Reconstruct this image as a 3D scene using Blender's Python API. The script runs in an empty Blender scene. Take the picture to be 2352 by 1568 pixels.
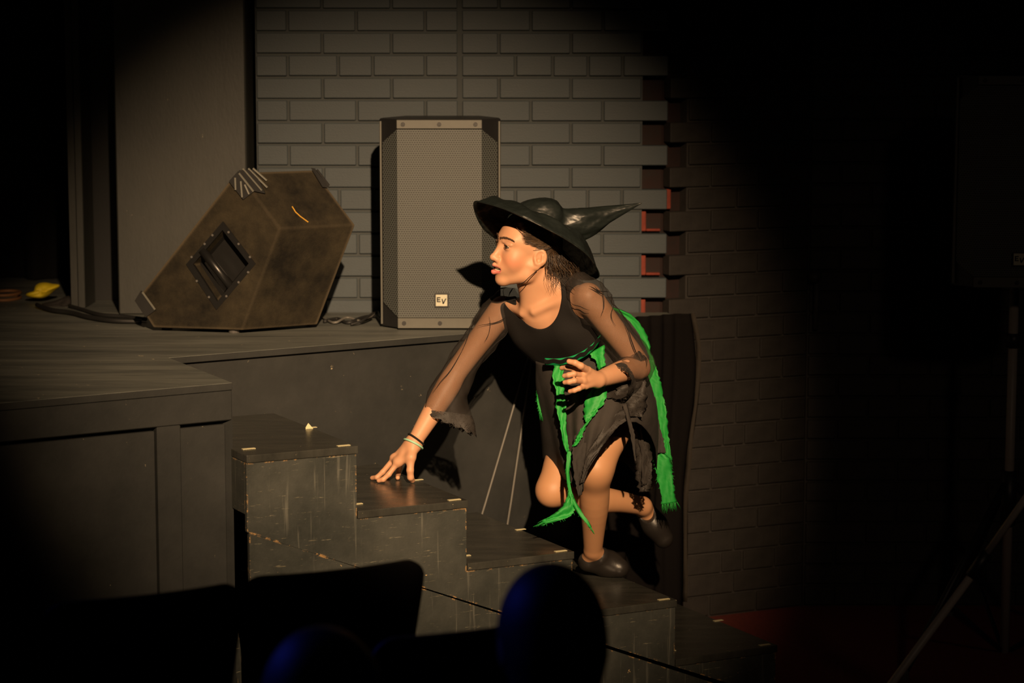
import bpy, bmesh, math, random
import numpy as np
from mathutils import Vector, Matrix
random.seed(7); np.random.seed(7)
R = math.radians
scn = bpy.context.scene
col = scn.collection

# ---------------------------------------------------------------- camera
CAM_H = 1.851            # lens height above the floor
F_PX = 5300.0            # focal length in pixels of a 2352 px wide frame
PITCH = math.atan((784 - 100) / F_PX)
cam_d = bpy.data.cameras.new('camera'); cam = bpy.data.objects.new('camera', cam_d); col.objects.link(cam)
cam.location = (0, 0, CAM_H); cam.rotation_euler = (R(90) - PITCH, 0, 0)
cam_d.sensor_width = 36.0; cam_d.lens = F_PX / 2352 * 36.0
cam_d.dof.use_dof = True; cam_d.dof.focus_distance = 6.15; cam_d.dof.aperture_fstop = 3.2
cam_d.clip_end = 60
scn.camera = cam

# ---------------------------------------------------------------- world, lights, exposure
world = bpy.data.worlds.new('dark_hall'); scn.world = world; world.use_nodes = True
world.node_tree.nodes['Background'].inputs[0].default_value = (0.55, 0.6, 0.75, 1)
world.node_tree.nodes['Background'].inputs[1].default_value = 0.0012
def spot(name, loc, target, energy, color, angle, blend, radius=.06):
    d_ = bpy.data.lights.new(name, 'SPOT'); o = bpy.data.objects.new(name, d_); col.objects.link(o)
    o.location = loc; d_.energy = energy; d_.color = color; d_.spot_size = R(angle); d_.spot_blend = blend
    d_.shadow_soft_size = radius
    o.rotation_euler = (Vector(target) - Vector(loc)).to_track_quat('-Z', 'Y').to_euler()
    return o
spot('key_spotlight', (0.62, -0.9, 4.15), (-0.31, 6.6, 0.92), 4300, (1.0, 0.665, 0.38), 18.6, 1.0, .05)
spot('blue_side_light', (-2.3, 4.7, 2.0), (0.05, 3.25, 0.98), 20, (0.05, 0.08, 1.0), 34, 0.7, .08)
spot('dim_house_light', (2.4, -0.8, 4.4), (1.35, 6.4, 0.5), 42, (1.0, 0.70, 0.48), 24, 1.0, .2)  # added warm fill that lifts the dark right side
scn.view_settings.view_transform = 'Standard'; scn.view_settings.look = 'None'
scn.view_settings.exposure = 0.12; scn.view_settings.gamma = 1.0; scn.view_settings.use_curve_mapping = False

# ---------------------------------------------------------------- small helpers
_c, _s = math.cos(PITCH), math.sin(PITCH)
def ray(x, y):
    a, b = (x - 1176) / F_PX, -(y - 784) / F_PX
    return Vector((a, _c + b * _s, -_s + b * _c))
def at(x, y, Y):         # the point at depth Y (metres from the lens, along the hall) seen at a spot of the photo
    v = ray(x, y); v = v * (Y / v.y); return Vector((v.x, v.y, v.z + CAM_H))
def onz(x, y, z):        # the point at height z
    v = ray(x, y); v = v * ((z - CAM_H) / v.z); return Vector((v.x, v.y, v.z + CAM_H))

def prop(o, label=None, cat=None, group=None, kind=None):
    if label: o['label'] = label
    if cat: o['category'] = cat
    if group: o['group'] = group
    if kind: o['kind'] = kind
    return o
def empty(name, loc=(0, 0, 0), rz=0):
    o = bpy.data.objects.new(name, None); col.objects.link(o); o.location = loc; o.rotation_euler = (0, 0, rz)
    o.empty_display_size = .05
    return o
def link(name, me, parent=None, mat=None, loc=None, rz=None):
    o = bpy.data.objects.new(name, me); col.objects.link(o)
    if mat is not None and not me.materials: me.materials.append(mat)
    if parent: o.parent = parent
    if loc is not None: o.location = loc
    if rz is not None: o.rotation_euler = (0, 0, rz)
    return o
class MB:
    """collects shapes into one mesh"""
    def __init__(s): s.bm = bmesh.new(); s.M = Matrix.Identity(4)
    def verts(s, pts): return [s.bm.verts.new(s.M @ Vector(p)) for p in pts]
    def box(s, lo, hi):
        x0, y0, z0 = lo; x1, y1, z1 = hi
        v = s.verts([(x0,y0,z0),(x1,y0,z0),(x1,y1,z0),(x0,y1,z0),(x0,y0,z1),(x1,y0,z1),(x1,y1,z1),(x0,y1,z1)])
        for f in ((0,3,2,1),(4,5,6,7),(0,1,5,4),(1,2,6,5),(2,3,7,6),(3,0,4,7)): s.bm.faces.new([v[i] for i in f])
        return s
    def hexa(s, pts):    # 4 lower, 4 upper corners
        v = s.verts(pts)
        for f in ((0,3,2,1),(4,5,6,7),(0,1,5,4),(1,2,6,5),(2,3,7,6),(3,0,4,7)): s.bm.faces.new([v[i] for i in f])
        return s
    def prism(s, poly, off):   # polygon (3D points) extruded by a vector
        off = Vector(off); a = s.verts(poly); b = s.verts([Vector(p) + off for p in poly]); n = len(poly)
        s.bm.faces.new(a); s.bm.faces.new(b[::-1])
        for i in range(n): s.bm.faces.new([a[i], b[i], b[(i+1) % n], a[(i+1) % n]])
        return s
    def tube(s, pts, rad, n=8, closed=False, caps=True):
        pts = [Vector(p) for p in pts]; N = len(pts)
        rads = rad if hasattr(rad, '__len__') else [rad] * N
        rings = []; up = None
        for i, p in enumerate(pts):
            if closed: t = pts[(i+1) % N] - pts[i-1]
            else: t = pts[min(i+1, N-1)] - pts[max(i-1, 0)]
            t.normalize()
            if up is None:
                up = Vector((0, 0, 1)) if abs(t.z) < .9 else Vector((1, 0, 0))
            up = (up - t * up.dot(t)).normalized(); sd = t.cross(up)
            rings.append(s.verts([p + (up * math.cos(2*math.pi*k/n) + sd * math.sin(2*math.pi*k/n)) * rads[i] for k in range(n)]))
        for i in range(N if closed else N-1):
            a, b = rings[i], rings[(i+1) % N]
            for k in range(n): s.bm.faces.new([a[k], a[(k+1) % n], b[(k+1) % n], b[k]])
        if caps and not closed:
            s.bm.faces.new(rings[0][::-1]); s.bm.faces.new(rings[-1])
        return s
    def lathe(s, prof, n=24, c=(0, 0, 0), axis='z'):
        rings = []
        for r, h in prof:
            ring = []
            for k in range(n):
                a = 2*math.pi*k/n; q = (r*math.cos(a), r*math.sin(a), h)
                if axis == 'y': q = (q[0], q[2], q[1])
                if axis == 'x': q = (q[2], q[0], q[1])
                ring.append(Vector(c) + Vector(q))
            rings.append(s.verts(ring))
        for a, b in zip(rings, rings[1:]):
            for k in range(n): s.bm.faces.new([a[k], a[(k+1) % n], b[(k+1) % n], b[k]])
        s.bm.faces.new(rings[0][::-1]); s.bm.faces.new(rings[-1])
        return s
    def bevel(s, w, seg=1):
        bmesh.ops.bevel(s.bm, geom=list(s.bm.edges), offset=w, segments=seg, affect='EDGES', profile=.6, clamp_overlap=True); return s
    def mesh(s, name, mat=None, smooth=False):
        bmesh.ops.recalc_face_normals(s.bm, faces=s.bm.faces)
        me = bpy.data.meshes.new(name); s.bm.to_mesh(me); s.bm.free()
        if mat: me.materials.append(mat)
        if smooth: me.shade_smooth()
        return me
    def build(s, name, mat=None, parent=None, smooth=False): return link(name, s.mesh(name, mat, smooth), parent)

# ---------------------------------------------------------------- materials
class NT:
    def __init__(s, name):
        s.m = bpy.data.materials.new(name); s.m.use_nodes = True; s.t = s.m.node_tree
        s.b = s.t.nodes['Principled BSDF']; s.out = s.t.nodes['Material Output']
    def n(s, typ, **kw):
        o = s.t.nodes.new(typ)
        for k, v in kw.items():
            if k in o.inputs: s.put(o.inputs[k], v)
            else: setattr(o, k, v)
        return o
    def put(s, sock, v):
        if hasattr(v, 'bl_idname') and hasattr(v, 'is_output'): s.t.links.new(v, sock)
        else: sock.default_value = v
    def set(s, **kw):
        for k, v in kw.items(): s.put(s.b.inputs[k.replace('_', ' ')], v)
        return s
    def coord(s, which='Object', scale=(1, 1, 1), rot=(0, 0, 0)):
        tc = s.n('ShaderNodeTexCoord'); mp = s.n('ShaderNodeMapping'); mp.inputs['Scale'].default_value = scale; mp.inputs['Rotation'].default_value = rot
        s.t.links.new(tc.outputs[which], mp.inputs['Vector']); return mp.outputs[0]
    def noise(s, vec, scale, detail=4, rough=.6):
        o = s.n('ShaderNodeTexNoise'); s.t.links.new(vec, o.inputs['Vector'])
        o.inputs['Scale'].default_value = scale; o.inputs['Detail'].default_value = detail; o.inputs['Roughness'].default_value = rough
        return o.outputs['Fac']
    def ramp(s, fac, stops):
        o = s.n('ShaderNodeValToRGB'); s.t.links.new(fac, o.inputs[0]); e = o.color_ramp.elements
        while len(e) < len(stops): e.new(.5)
        for k, (p, c_) in enumerate(stops):
            e[k].position = p; e[k].color = (c_, c_, c_, 1) if not hasattr(c_, '__len__') else (*c_, 1)
        return o.outputs[0]
    def mix(s, fac, a, b):
        o = s.n('ShaderNodeMix', data_type='RGBA'); s.put(o.inputs[0], fac)
        for k, v in ((6, a), (7, b)):
            if isinstance(v, tuple): v = (*v, 1)
            s.put(o.inputs[k], v)
        return o.outputs[2]
    def math(s, op, a, b=0.0, c_=None):
        o = s.n('ShaderNodeMath', operation=op); s.put(o.inputs[0], a); s.put(o.inputs[1], b)
        if c_ is not None: s.put(o.inputs[2], c_)
        return o.outputs[0]
    def bump(s, h, strength=.3, dist=.002):
        o = s.n('ShaderNodeBump'); s.t.links.new(h, o.inputs['Height']); o.inputs['Strength'].default_value = strength; o.inputs['Distance'].default_value = dist
        s.t.links.new(o.outputs[0], s.b.inputs['Normal']); return s
def plain(name, c_, rough=.5, metal=0.0, bump=0, bscale=60, spec=.5):
    m = NT(name); m.set(Roughness=rough, Metallic=metal); m.put(m.b.inputs['Specular IOR Level'], spec)
    v = m.coord(); nz = m.noise(v, bscale, 3)
    m.put(m.b.inputs['Base Color'], m.mix(m.math('MULTIPLY', nz, .5), tuple(c_), tuple(k*.6 for k in c_)))
    if bump: m.bump(nz, bump)
    return m.m
M = {}
def painted(name, c0, c1, speck=(.45, .36, .2), speck_amt=.0, rough=.55, streak=(1, 1, 1), scale=6, bump=.25, spec=.5):
    """old flat paint: two tones, fine grain, chips of bare material"""
    m = NT(name); v = m.coord('Object', streak)
    big = m.noise(v, scale, 5, .65); fine = m.noise(v, scale*22, 3, .6)
    c_ = m.mix(m.ramp(big, [(.3, 0.), (.72, 1.)]), c0, c1)
    if speck_amt:
        g = m.noise(m.coord('Object', (1, 1, 1)), 34, 6, .75); hot = m.ramp(g, [(.70 - speck_amt*.12, 0.), (.74 - speck_amt*.12, 1.)])
        c_ = m.mix(hot, c_, speck)
    m.put(m.b.inputs['Base Color'], c_)
    m.put(m.b.inputs['Roughness'], m.math('MULTIPLY_ADD', big, .25, rough - .12)); m.put(m.b.inputs['Specular IOR Level'], spec)
    m.bump(m.math('ADD', m.math('MULTIPLY', fine, .6), big), bump, .002)
    return m.m
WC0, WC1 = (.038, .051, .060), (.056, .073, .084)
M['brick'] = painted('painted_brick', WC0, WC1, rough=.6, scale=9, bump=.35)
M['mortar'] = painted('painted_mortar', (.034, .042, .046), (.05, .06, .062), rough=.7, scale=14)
M['brickdark'] = painted('black_painted_brick', (.020, .018, .017), (.036, .032, .028), rough=.6, scale=9, bump=.35)  # darker tone, laid in the right and far walls
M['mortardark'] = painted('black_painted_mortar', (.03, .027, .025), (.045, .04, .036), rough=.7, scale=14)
M['core'] = painted('brick_core', (.010, .005, .004), (.026, .008, .006), rough=.8, scale=20)
M['red'] = painted('bare_red_brick', (.30, .055, .03), (.16, .03, .02), rough=.85, scale=25)
M['stagepaint'] = painted('stage_deck_paint', (.066, .074, .072), (.185, .195, .175), (.6, .52, .34), .3, .55, (.9, 5, 1), 2.4, .3)
M['facepaint'] = painted('black_board_paint', (.019, .021, .021), (.033, .035, .034), (.4, .34, .22), .12, .55, (1, 1, 1), 4, .2)
M['pillar'] = painted('pillar_paint', (.028, .031, .029), (.048, .050, .045), (.4, .36, .24), .1, .5, (1, 1, .35), 5, .25)
M['black'] = painted('flat_black', (.012, .013, .014), (.02, .021, .022), rough=.8, scale=8)
M['void'] = plain('black_drape_far', (.004, .004, .0045), .95)
M['carpet_red'] = painted('red_hall_carpet', (.11, .012, .008), (.19, .024, .014), rough=.95, scale=70, bump=.6)
# ================================================================ THE SETTING
ZS = 1.008                                   # stage height
fl = MB().box((-6, -2, -.05), (6, 12, 0)).build('floor', M['carpet_red']); prop(fl, 'dark red hall carpet below the stage', 'floor', kind='structure')

# ---- brick walls: every brick a child of its wall
COURSE, JOINT = .0698, .0075
_bm = {}
def brick_mesh(L, mat='brick', dep=.045):
    key = (round(L, 3), mat, dep)
    if key not in _bm:
        _bm[key] = MB().box((0, 0, 0), (L - JOINT, dep, COURSE - JOINT)).bevel(.0022).mesh('brick', M[mat])
    return _bm[key]
def lay(wall, x0, x1, z, dy=0.0, mat='brick'):
    o = link('brick', brick_mesh(x1 - x0, mat), wall, None, (x0 + JOINT/2, dy + random.uniform(-.0012, .0012), z + JOINT/2 + random.uniform(-.0008, .0008)))
    return o
YW = 7.26; CX = .491
KX = .001368
def px2x(p): return (p - 1176) * KX
wb = MB().box((-.802, .0085, 0), (.409, .25, 3.6)).build('wall_back', M['mortar']); wb.location = (0, YW, 0)
prop(wb, 'dark painted brick wall behind the loudspeakers', 'wall', kind='structure')
Z21 = 1.957                                  # top of the joint below course 0
for i in range(-3, 15):                      # course i lies below the joint at Z21 + (1 - i) * COURSE
    z = Z21 - i * COURSE                     # bottom of course i
    if z < ZS - .05: break
    hd = (i % 6 == 3); ext = (i % 2 == 1)
    if hd: xs = [590, 664, 779, 858, 978, 1054]
    elif ext: xs = [590, 664, 821, 978, 1054]
    else: xs = [590, 743, 901, 1054]
    xs = [px2x(q) for q in xs]
    for a, b in zip(xs, xs[1:]): lay(wb, a, b, z)
    if hd: xs = [1060, 1184, 1269, 1350, 1429, 1535.5]
    elif ext: xs = [1060, 1219, 1384, 1535.5]
    else: xs = [1060, 1146, 1311, 1474]
    xs = [px2x(q) for q in xs]
    for a, b in zip(xs, xs[1:]): lay(wb, a, b, z)
# toothed corner core, set back behind both faces
AR = R(25); ur = Vector((math.cos(AR), math.sin(AR), 0)); nr = Vector((-math.sin(AR), math.cos(AR), 0))
corner = Vector((CX, YW, 0))
core = MB().prism([(.40, YW + .05, .0), (CX - .02, YW + .05, 0), corner + ur * .075 + nr * .05, corner + ur * .075 + nr * .3, (.40, YW + .3, 0)], (0, 0, 3.6)).build('trim_1', M['core'])
prop(core, 'dark recessed brick core in the toothed wall corner', 'trim', kind='structure')
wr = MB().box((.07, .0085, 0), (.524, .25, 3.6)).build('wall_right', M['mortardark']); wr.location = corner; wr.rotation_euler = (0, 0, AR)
prop(wr, 'dim brick wall running back from the toothed corner', 'wall', kind='structure')
for i in range(-3, 29):
    z = Z21 - i * COURSE
    if z < -.02: break
    ext = (i % 2 == 1)
    if i < 15:
        xs = [.0725, .25, .425, .524] if ext else [.004, .155, .33, .524]
    else:
        xs = [.004, .081, .21, .29, .41, .524] if i % 6 == 2 else ([.004, .081, .256, .43, .524] if i % 2 else [.004, .168, .343, .524])
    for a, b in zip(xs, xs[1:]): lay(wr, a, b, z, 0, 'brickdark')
for i, side in ((10, 0), (12, 0), (14, 0), (9, 1)):      # bare red brick where the paint is missing
    z = Z21 - i * COURSE + JOINT/2
    me = MB().box((0, 0, 0), (.015, .03, COURSE - JOINT)).bevel(.002).mesh('bare_brick', M['red'])
    o = link('bare_brick', me, core)
    if side == 0: o.location = (.4085, YW + .022, z)
    else: o.location = corner + ur * .010 + nr * .025 + Vector((0, 0, z)); o.rotation_euler = (0, 0, AR)
    if side == 0:
        me = MB().box((0, 0, 0), (.045, .03, .007)).bevel(.002).mesh('bare_brick', M['red']); o = link('bare_brick', me, core); o.location = (.424, YW + .022, z)
c2 = corner + ur * .522
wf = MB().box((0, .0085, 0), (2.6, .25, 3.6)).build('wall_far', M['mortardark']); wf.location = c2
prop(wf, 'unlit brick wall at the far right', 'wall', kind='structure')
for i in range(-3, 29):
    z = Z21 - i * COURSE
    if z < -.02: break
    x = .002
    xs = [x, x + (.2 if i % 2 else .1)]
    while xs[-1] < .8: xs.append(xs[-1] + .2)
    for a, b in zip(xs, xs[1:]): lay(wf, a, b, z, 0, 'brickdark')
# ---- pillar, post and black wings at the left
pl = MB().box((-1.233, 7.19, ZS + .0005), (-.826, 7.7, 3.6)).bevel(.004).build('wall_pillar', M['pillar']); prop(pl, 'dark painted pillar between the wings and the brick wall', 'pillar', kind='structure')
rc = MB().box((-1.42, 7.6, ZS + .0005), (-1.2, 7.7, 3.6)).build('wall_wing', M['black']); prop(rc, 'black recessed panel beside the pillar', 'wall', kind='structure')
ps = MB().box((-1.394, 7.37, ZS), (-1.371, 7.55, 3.6)).bevel(.002)
ps.box((-1.42, 7.39, ZS), (-1.396, 7.6, 3.6)); ps = ps.build('trim_2', M['pillar']); prop(ps, 'narrow upright door post at the stage wing', 'trim', kind='structure')
gp = MB().box((-.83, 7.5, 0), (-.79, 7.6, 3.6)).build('trim_3', M['void']); prop(gp, 'black gap between the pillar and the brick wall', 'trim', kind='structure')  # the gap's shade is put into a near-black strip
cv = []
n = 90
bmv = MB()
top = []; bot = []
for k in range(n):
    x = -3.6 + k * 2.5 / n; y = 8.3 + .05 * math.sin(k * .9) + .02 * math.sin(k * 2.3)
    top.append((x, y, 3.6)); bot.append((x, y, ZS + .004))
a = bmv.verts(bot); b = bmv.verts(top)
for k in range(n-1): bmv.bm.faces.new([a[k], a[k+1], b[k+1], b[k]])
cu = bmv.build('stage_curtain', M['void'], None, True); so = cu.modifiers.new('thick', 'SOLIDIFY'); so.thickness = .006
prop(cu, 'black folded curtain filling the dark stage wing', 'curtain')

# ================================================================ STAGE
US = R(33); us = Vector((math.cos(US), math.sin(US), 0)); vs = Vector((-math.sin(US), math.cos(US), 0))
C = Vector((-.703, 5.727, 0)); I = Vector((-.930, 6.19, 0)); E_ = Vector((.505, 7.135, 0))
st = empty('stage', (-.703, 5.727, 0)); prop(st, 'black painted wooden stage with worn deck and panelled front', 'stage')
st_inv = Vector((.703, -5.727, 0))
def stg(mb, name, mat, smooth=False):
    o = mb.build(name, mat, st, smooth); o.location = st_inv; return o
Lf = C - us * 2.3
deck = [Lf, C, I, E_, (.49, 7.25, 0), (-.80, 7.25, 0), (-.80, 9, 0), (-4.2, 9, 0), (-4.2, Lf.y + .2, 0)]
stg(MB().prism([Vector((p[0], p[1], ZS - .018)) for p in deck], (0, 0, .018)), 'deck', M['stagepaint'])
for a, b in ((Lf, C), (I, E_)):
    q = (b - a).normalized(); nq = Vector((q.y, -q.x, 0)); stg(MB().prism([a + Vector((0, 0, ZS - .0182)), b + Vector((0, 0, ZS - .0182)), b + nq*.003 + Vector((0, 0, ZS - .0182)), a + nq*.003 + Vector((0, 0, ZS - .0182))], (0, 0, .0172)).bevel(.001), 'deck_edge', M['facepaint'])
ue = (E_ - I).normalized(); ve = Vector((-ue.y, ue.x, 0))
# riser of the recessed platform, below the deck lip
p0, p1 = I + ve * .012, E_ + ve * .012
stg(MB().prism([p0, p1, p1 + ve * .02, p0 + ve * .02], (0, 0, ZS - .018)), 'riser_board', M['facepaint'])
stg(MB().prism([E_ + ve * .012 - ue * .02, E_ + ve * .012, (.49, 7.25, 0), (.47, 7.25, 0)], (0, 0, ZS - .018)), 'end_board', M['facepaint'])
# panelled front of the forward block
def fr(s0, s1, z0, z1, d0, d1, name, mat='facepaint'):   # s along the front from the corner, d = depth behind the face
    a = C - us * s0; b = C - us * s1
    return stg(MB().hexa([b + vs*d0 + Vector((0,0,z0)), a + vs*d0 + Vector((0,0,z0)), a + vs*d1 + Vector((0,0,z0)), b + vs*d1 + Vector((0,0,z0)),
                          b + vs*d0 + Vector((0,0,z1)), a + vs*d0 + Vector((0,0,z1)), a + vs*d1 + Vector((0,0,z1)), b + vs*d1 + Vector((0,0,z1))]).bevel(.0025), name, M[mat])
fr(0, 2.3, ZS - .095, ZS - .0185, .0, .03, 'fascia_board')
fr(.015, .14, .0, ZS - .106, .010, .03, 'front_panel')
fr(.141, .205, .0, ZS - .0955, .001, .03, 'stile')
fr(.207, .95, .0, ZS - .106, .010, .03, 'front_panel')
fr(.951, 1.015, .0, ZS - .0955, .001, .03, 'stile')
fr(1.017, 2.25, .0, ZS - .106, .010, .03, 'front_panel')
fr(.0, 2.28, .0, ZS - .02, .034, .05, 'backing_board', 'void')
stg(MB().prism([C, I, I - us*.02, C + vs*.03 - us*.02], (0, 0, ZS - .019)), 'side_board', M['facepaint'])

# ================================================================ STAIRS
ST = R(27); U = Vector((math.cos(ST), math.sin(ST), 0)); V = Vector((-U.y, U.x, 0)); O = Vector((-.659, 5.634, 0))
RISE = .168; CUM = [0, .296, .606, .921, 1.243, 1.575]; DEP = .585
def stairmat():
    m = NT('scuffed_stair_paint'); v = m.coord()
    big = m.noise(v, 5, 5, .65); fine = m.noise(v, 160, 3, .6)
    vs_ = m.coord('Object', (16, 16, .7)); strk = m.noise(vs_, 5, 4, .6)
    c_ = m.mix(m.ramp(big, [(.28, 0.), (.7, 1.)]), (.026, .030, .028), (.066, .070, .062))
    c_ = m.mix(m.math('MULTIPLY', m.ramp(strk, [(.60, 0.), (.70, 1.)]), .55), c_, (.16, .16, .135))
    def scratches(rot, th, amt, colr, c_):
        sc = m.noise(m.coord('Object', (2, 2, 26), rot), 7, 5, .72); return m.mix(m.math('MULTIPLY', m.ramp(sc, [(th, 0.), (th + .035, 1.)]), amt), c_, colr)
    c_ = scratches((0, .7, .3), .64, .7, (.26, .24, .17), c_)
    c_ = scratches((0, -.5, .5), .65, .6, (.26, .23, .15), c_)
    bv = m.n('ShaderNodeBevel', samples=6); bv.inputs['Radius'].default_value = .008
    ge = m.n('ShaderNodeNewGeometry'); dt = m.n('ShaderNodeVectorMath', operation='DOT_PRODUCT')
    m.t.links.new(bv.outputs[0], dt.inputs[0]); m.t.links.new(ge.outputs['True Normal'], dt.inputs[1])
    edge = m.ramp(dt.outputs['Value'], [(.86, 1.), (.995, 0.)])
    chip = m.ramp(m.noise(v, 34, 5, .75), [(.53, 0.), (.60, 1.)])
    c_ = m.mix(m.math('MULTIPLY', edge, chip), c_, (.55, .33, .13))
    spk = m.ramp(m.noise(v, 42, 3, .6), [(.735, 0.), (.76, 1.)])
    c_ = m.mix(spk, c_, (.50, .36, .18))
    m.put(m.b.inputs['Base Color'], c_); m.put(m.b.inputs['Roughness'], m.math('MULTIPLY_ADD', big, .3, .30))
    m.bump(m.math('ADD', fine, m.math('MULTIPLY', strk, .7)), .22, .0015)
    return m.m
M['stair'] = stairmat()
M['tread'] = painted('worn_gloss_tread', (.026, .027, .024), (.058, .058, .05), (.5, .42, .26), .2, .26, (1, 4, 1), 6, .06)
M['tape'] = plain('pale_tape', (.72, .66, .40), .7)
stair = empty('stage_stairs', O); prop(stair, 'scuffed black wooden steps leading up to the stage', 'stairs')
def sp(mb, name, mat): o = mb.build(name, M[mat], stair); o.location = -O; return o
def sbox(s0, s1, w0, w1, z0, z1):
    P = lambda s, w, z: O + U * s + V * w + Vector((0, 0, z))
    return MB().hexa([P(s0,w0,z0), P(s1,w0,z0), P(s1,w1,z0), P(s0,w1,z0), P(s0,w0,z1), P(s1,w0,z1), P(s1,w1,z1), P(s0,w1,z1)])
for k in range(5):
    zt = RISE * (5 - k); s0, s1 = CUM[k], CUM[k+1]
    sp(sbox(s0 + (.002 if k else 0), s1 + .004, -.004, DEP, zt - .02, zt).bevel(.0022, 2), 'tread', 'tread')
    z0 = zt - RISE if k < 4 else 0
    sp(sbox(s1 - .02, s1, .013, DEP - .013, z0 + .001, zt - .0205), 'riser', 'stair')
sp(sbox(0, .018, .013, DEP - .01, RISE * 4 + .015, RISE * 5 - .0205).bevel(.002), 'back_board', 'stair')
# stepped side panel facing the hall, in two sheets with a slanting seam
def seam(s): return .645 - .40 * s
def sidepanel(w0, w1, full):
    prof = [(0, seam(0) + .0006)]
    prof += [(0, RISE*5 - .0205)]
    for k in range(5):
        prof.append((CUM[k+1], RISE*(5-k) - .0205))
        if k < 4: prof.append((CUM[k+1], RISE*(4-k) - .0205))
    prof += [(CUM[5], seam(CUM[5]) + .0006 if seam(CUM[5]) > .002 else .002)]
    P = lambda s, z, w: O + U * s + V * w + Vector((0, 0, z))
    up = sp(MB().prism([P(s, z, w0) for s, z in prof], V * (w1 - w0)), 'side_panel', 'stair')
    lo = sp(MB().prism([P(s, z, w0 + .0015) for s, z in [(.006, 0), (CUM[5] - .004, 0), (CUM[5] - .004, .001), (.006, seam(0) - .0006)]], V * (w1 - w0)), 'side_panel', 'stair')
sidepanel(0, .013, True)
sidepanel(DEP - .013, DEP, True)
P = lambda s, w, z: O + U * s + V * w + Vector((0, 0, z))
sp(MB().tube([P(.02, .30, .66), P(.10, .30, .02)], .018, 4), 'brace', 'stair')
for k in range(5):           # corner marks of pale tape
    zt = RISE * (5 - k) + .0004; s0, s1 = CUM[k], CUM[k+1]
    for s, w, L, a in ((s1 - .045, .010, .035, 0), (s1 - .012, DEP * .52, .03, 1.2), (s0 + .10, DEP - .03, .035, .1), (s0 + .02, .075, .03, 0)):
        if k == 0 and w < .2: L = .034
        b = sbox(s, s + L, w, w + .011, zt, zt + .0012)
        sp(b, 'tape_mark', 'tape')
    if k < 2:
        q = P(s1 - (.02 if k == 0 else .20), DEP * (.50 if k == 0 else .93), zt)
        cr = MB(); v_ = cr.verts([q, q + U*.022, q + U*.013 + V*.012 + Vector((0,0,.014)), q + U*.004 + V*.006 + Vector((0,0,.006))])
        for t_ in ((0,1,2),(0,2,3),(0,3,1),(1,3,2)): cr.bm.faces.new([v_[j] for j in t_])
        sp(cr, 'tape_mark', 'tape')
# ================================================================ PROPS ON THE STAGE
# ---- upright loudspeaker
def spk_materials():
    m = NT('speaker_grille'); v = m.coord('Object', (1, 1, 1))
    mp = m.n('ShaderNodeCombineXYZ'); sx = m.n('ShaderNodeSeparateXYZ'); m.t.links.new(v, sx.inputs[0])
    m.t.links.new(sx.outputs[0], mp.inputs[0]); m.t.links.new(sx.outputs[2], mp.inputs[1])
    br = m.n('ShaderNodeTexBrick'); m.t.links.new(mp.outputs[0], br.inputs['Vector'])
    br.inputs['Scale'].default_value = 1; br.inputs['Brick Width'].default_value = .0072; br.inputs['Row Height'].default_value = .0064
    br.inputs['Mortar Size'].default_value = .0016; br.inputs['Mortar Smooth'].default_value = .3
    br.inputs['Color1'].default_value = br.inputs['Color2'].default_value = (.030, .032, .032, 1); br.inputs['Mortar'].default_value = (.095, .105, .10, 1)
    m.t.links.new(br.outputs['Color'], m.b.inputs['Base Color']); m.set(Roughness=.5, Metallic=0.0)
    m.bump(br.outputs['Fac'], .8, .002)
    M['grille'] = m.m
    M['spkbar'] = plain('grey_metal_bar', (.115, .115, .10), .42, .0)
    M['spkbody'] = plain('black_plastic', (.018, .018, .019), .45, 0, .15, 200)
    M['rubber'] = plain('grey_rubber', (.09, .085, .08), .7)
spk_materials()
M['logo_plate'] = plain('pale_logo_plate', (.62, .60, .46), .5)
M['logo_ink'] = plain('logo_black', (.02, .02, .02), .6)
def logo(parent, cx, y, cz, s, plate=True):
    """square badge with the two slanted letters E and V"""
    fr_ = MB(); fr_.box((cx - s*.62, y - .002, cz - s*.62), (cx + s*.62, y + .002, cz + s*.62)); pb = fr_.build('badge_frame', M['spkbody'], parent)
    q = MB().box((cx - s*.5, y - .004, cz - s*.5), (cx + s*.5, y - .0015, cz + s*.5)).build('badge', M['logo_plate'], parent)
    def strokes(mb, segs, wd):
        for (x0, z0, x1, z1) in segs:
            a = Vector((cx + x0*s, 0, cz + z0*s)); b = Vector((cx + x1*s, 0, cz + z1*s)); t = (b - a).normalized(); nn = Vector((-t.z, 0, t.x)) * wd * s
            pts = [a - nn, b - nn, b + nn, a + nn]
            mb.prism([Vector((p.x, y - .0048, p.z)) for p in pts], (0, .001, 0))
    mb = MB(); strokes(mb, [(-.36, -.14, -.36, .27), (-.40, .24, -.08, .24), (-.40, .065, -.12, .065), (-.40, -.11, -.08, -.11)], .045); o1 = mb.build('letter_E', M['logo_ink'], q)
    mb = MB(); strokes(mb, [(.05, .13, .15, -.30), (.14, -.30, .38, .16)], .05); o2 = mb.build('letter_V', M['logo_ink'], q)
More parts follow.
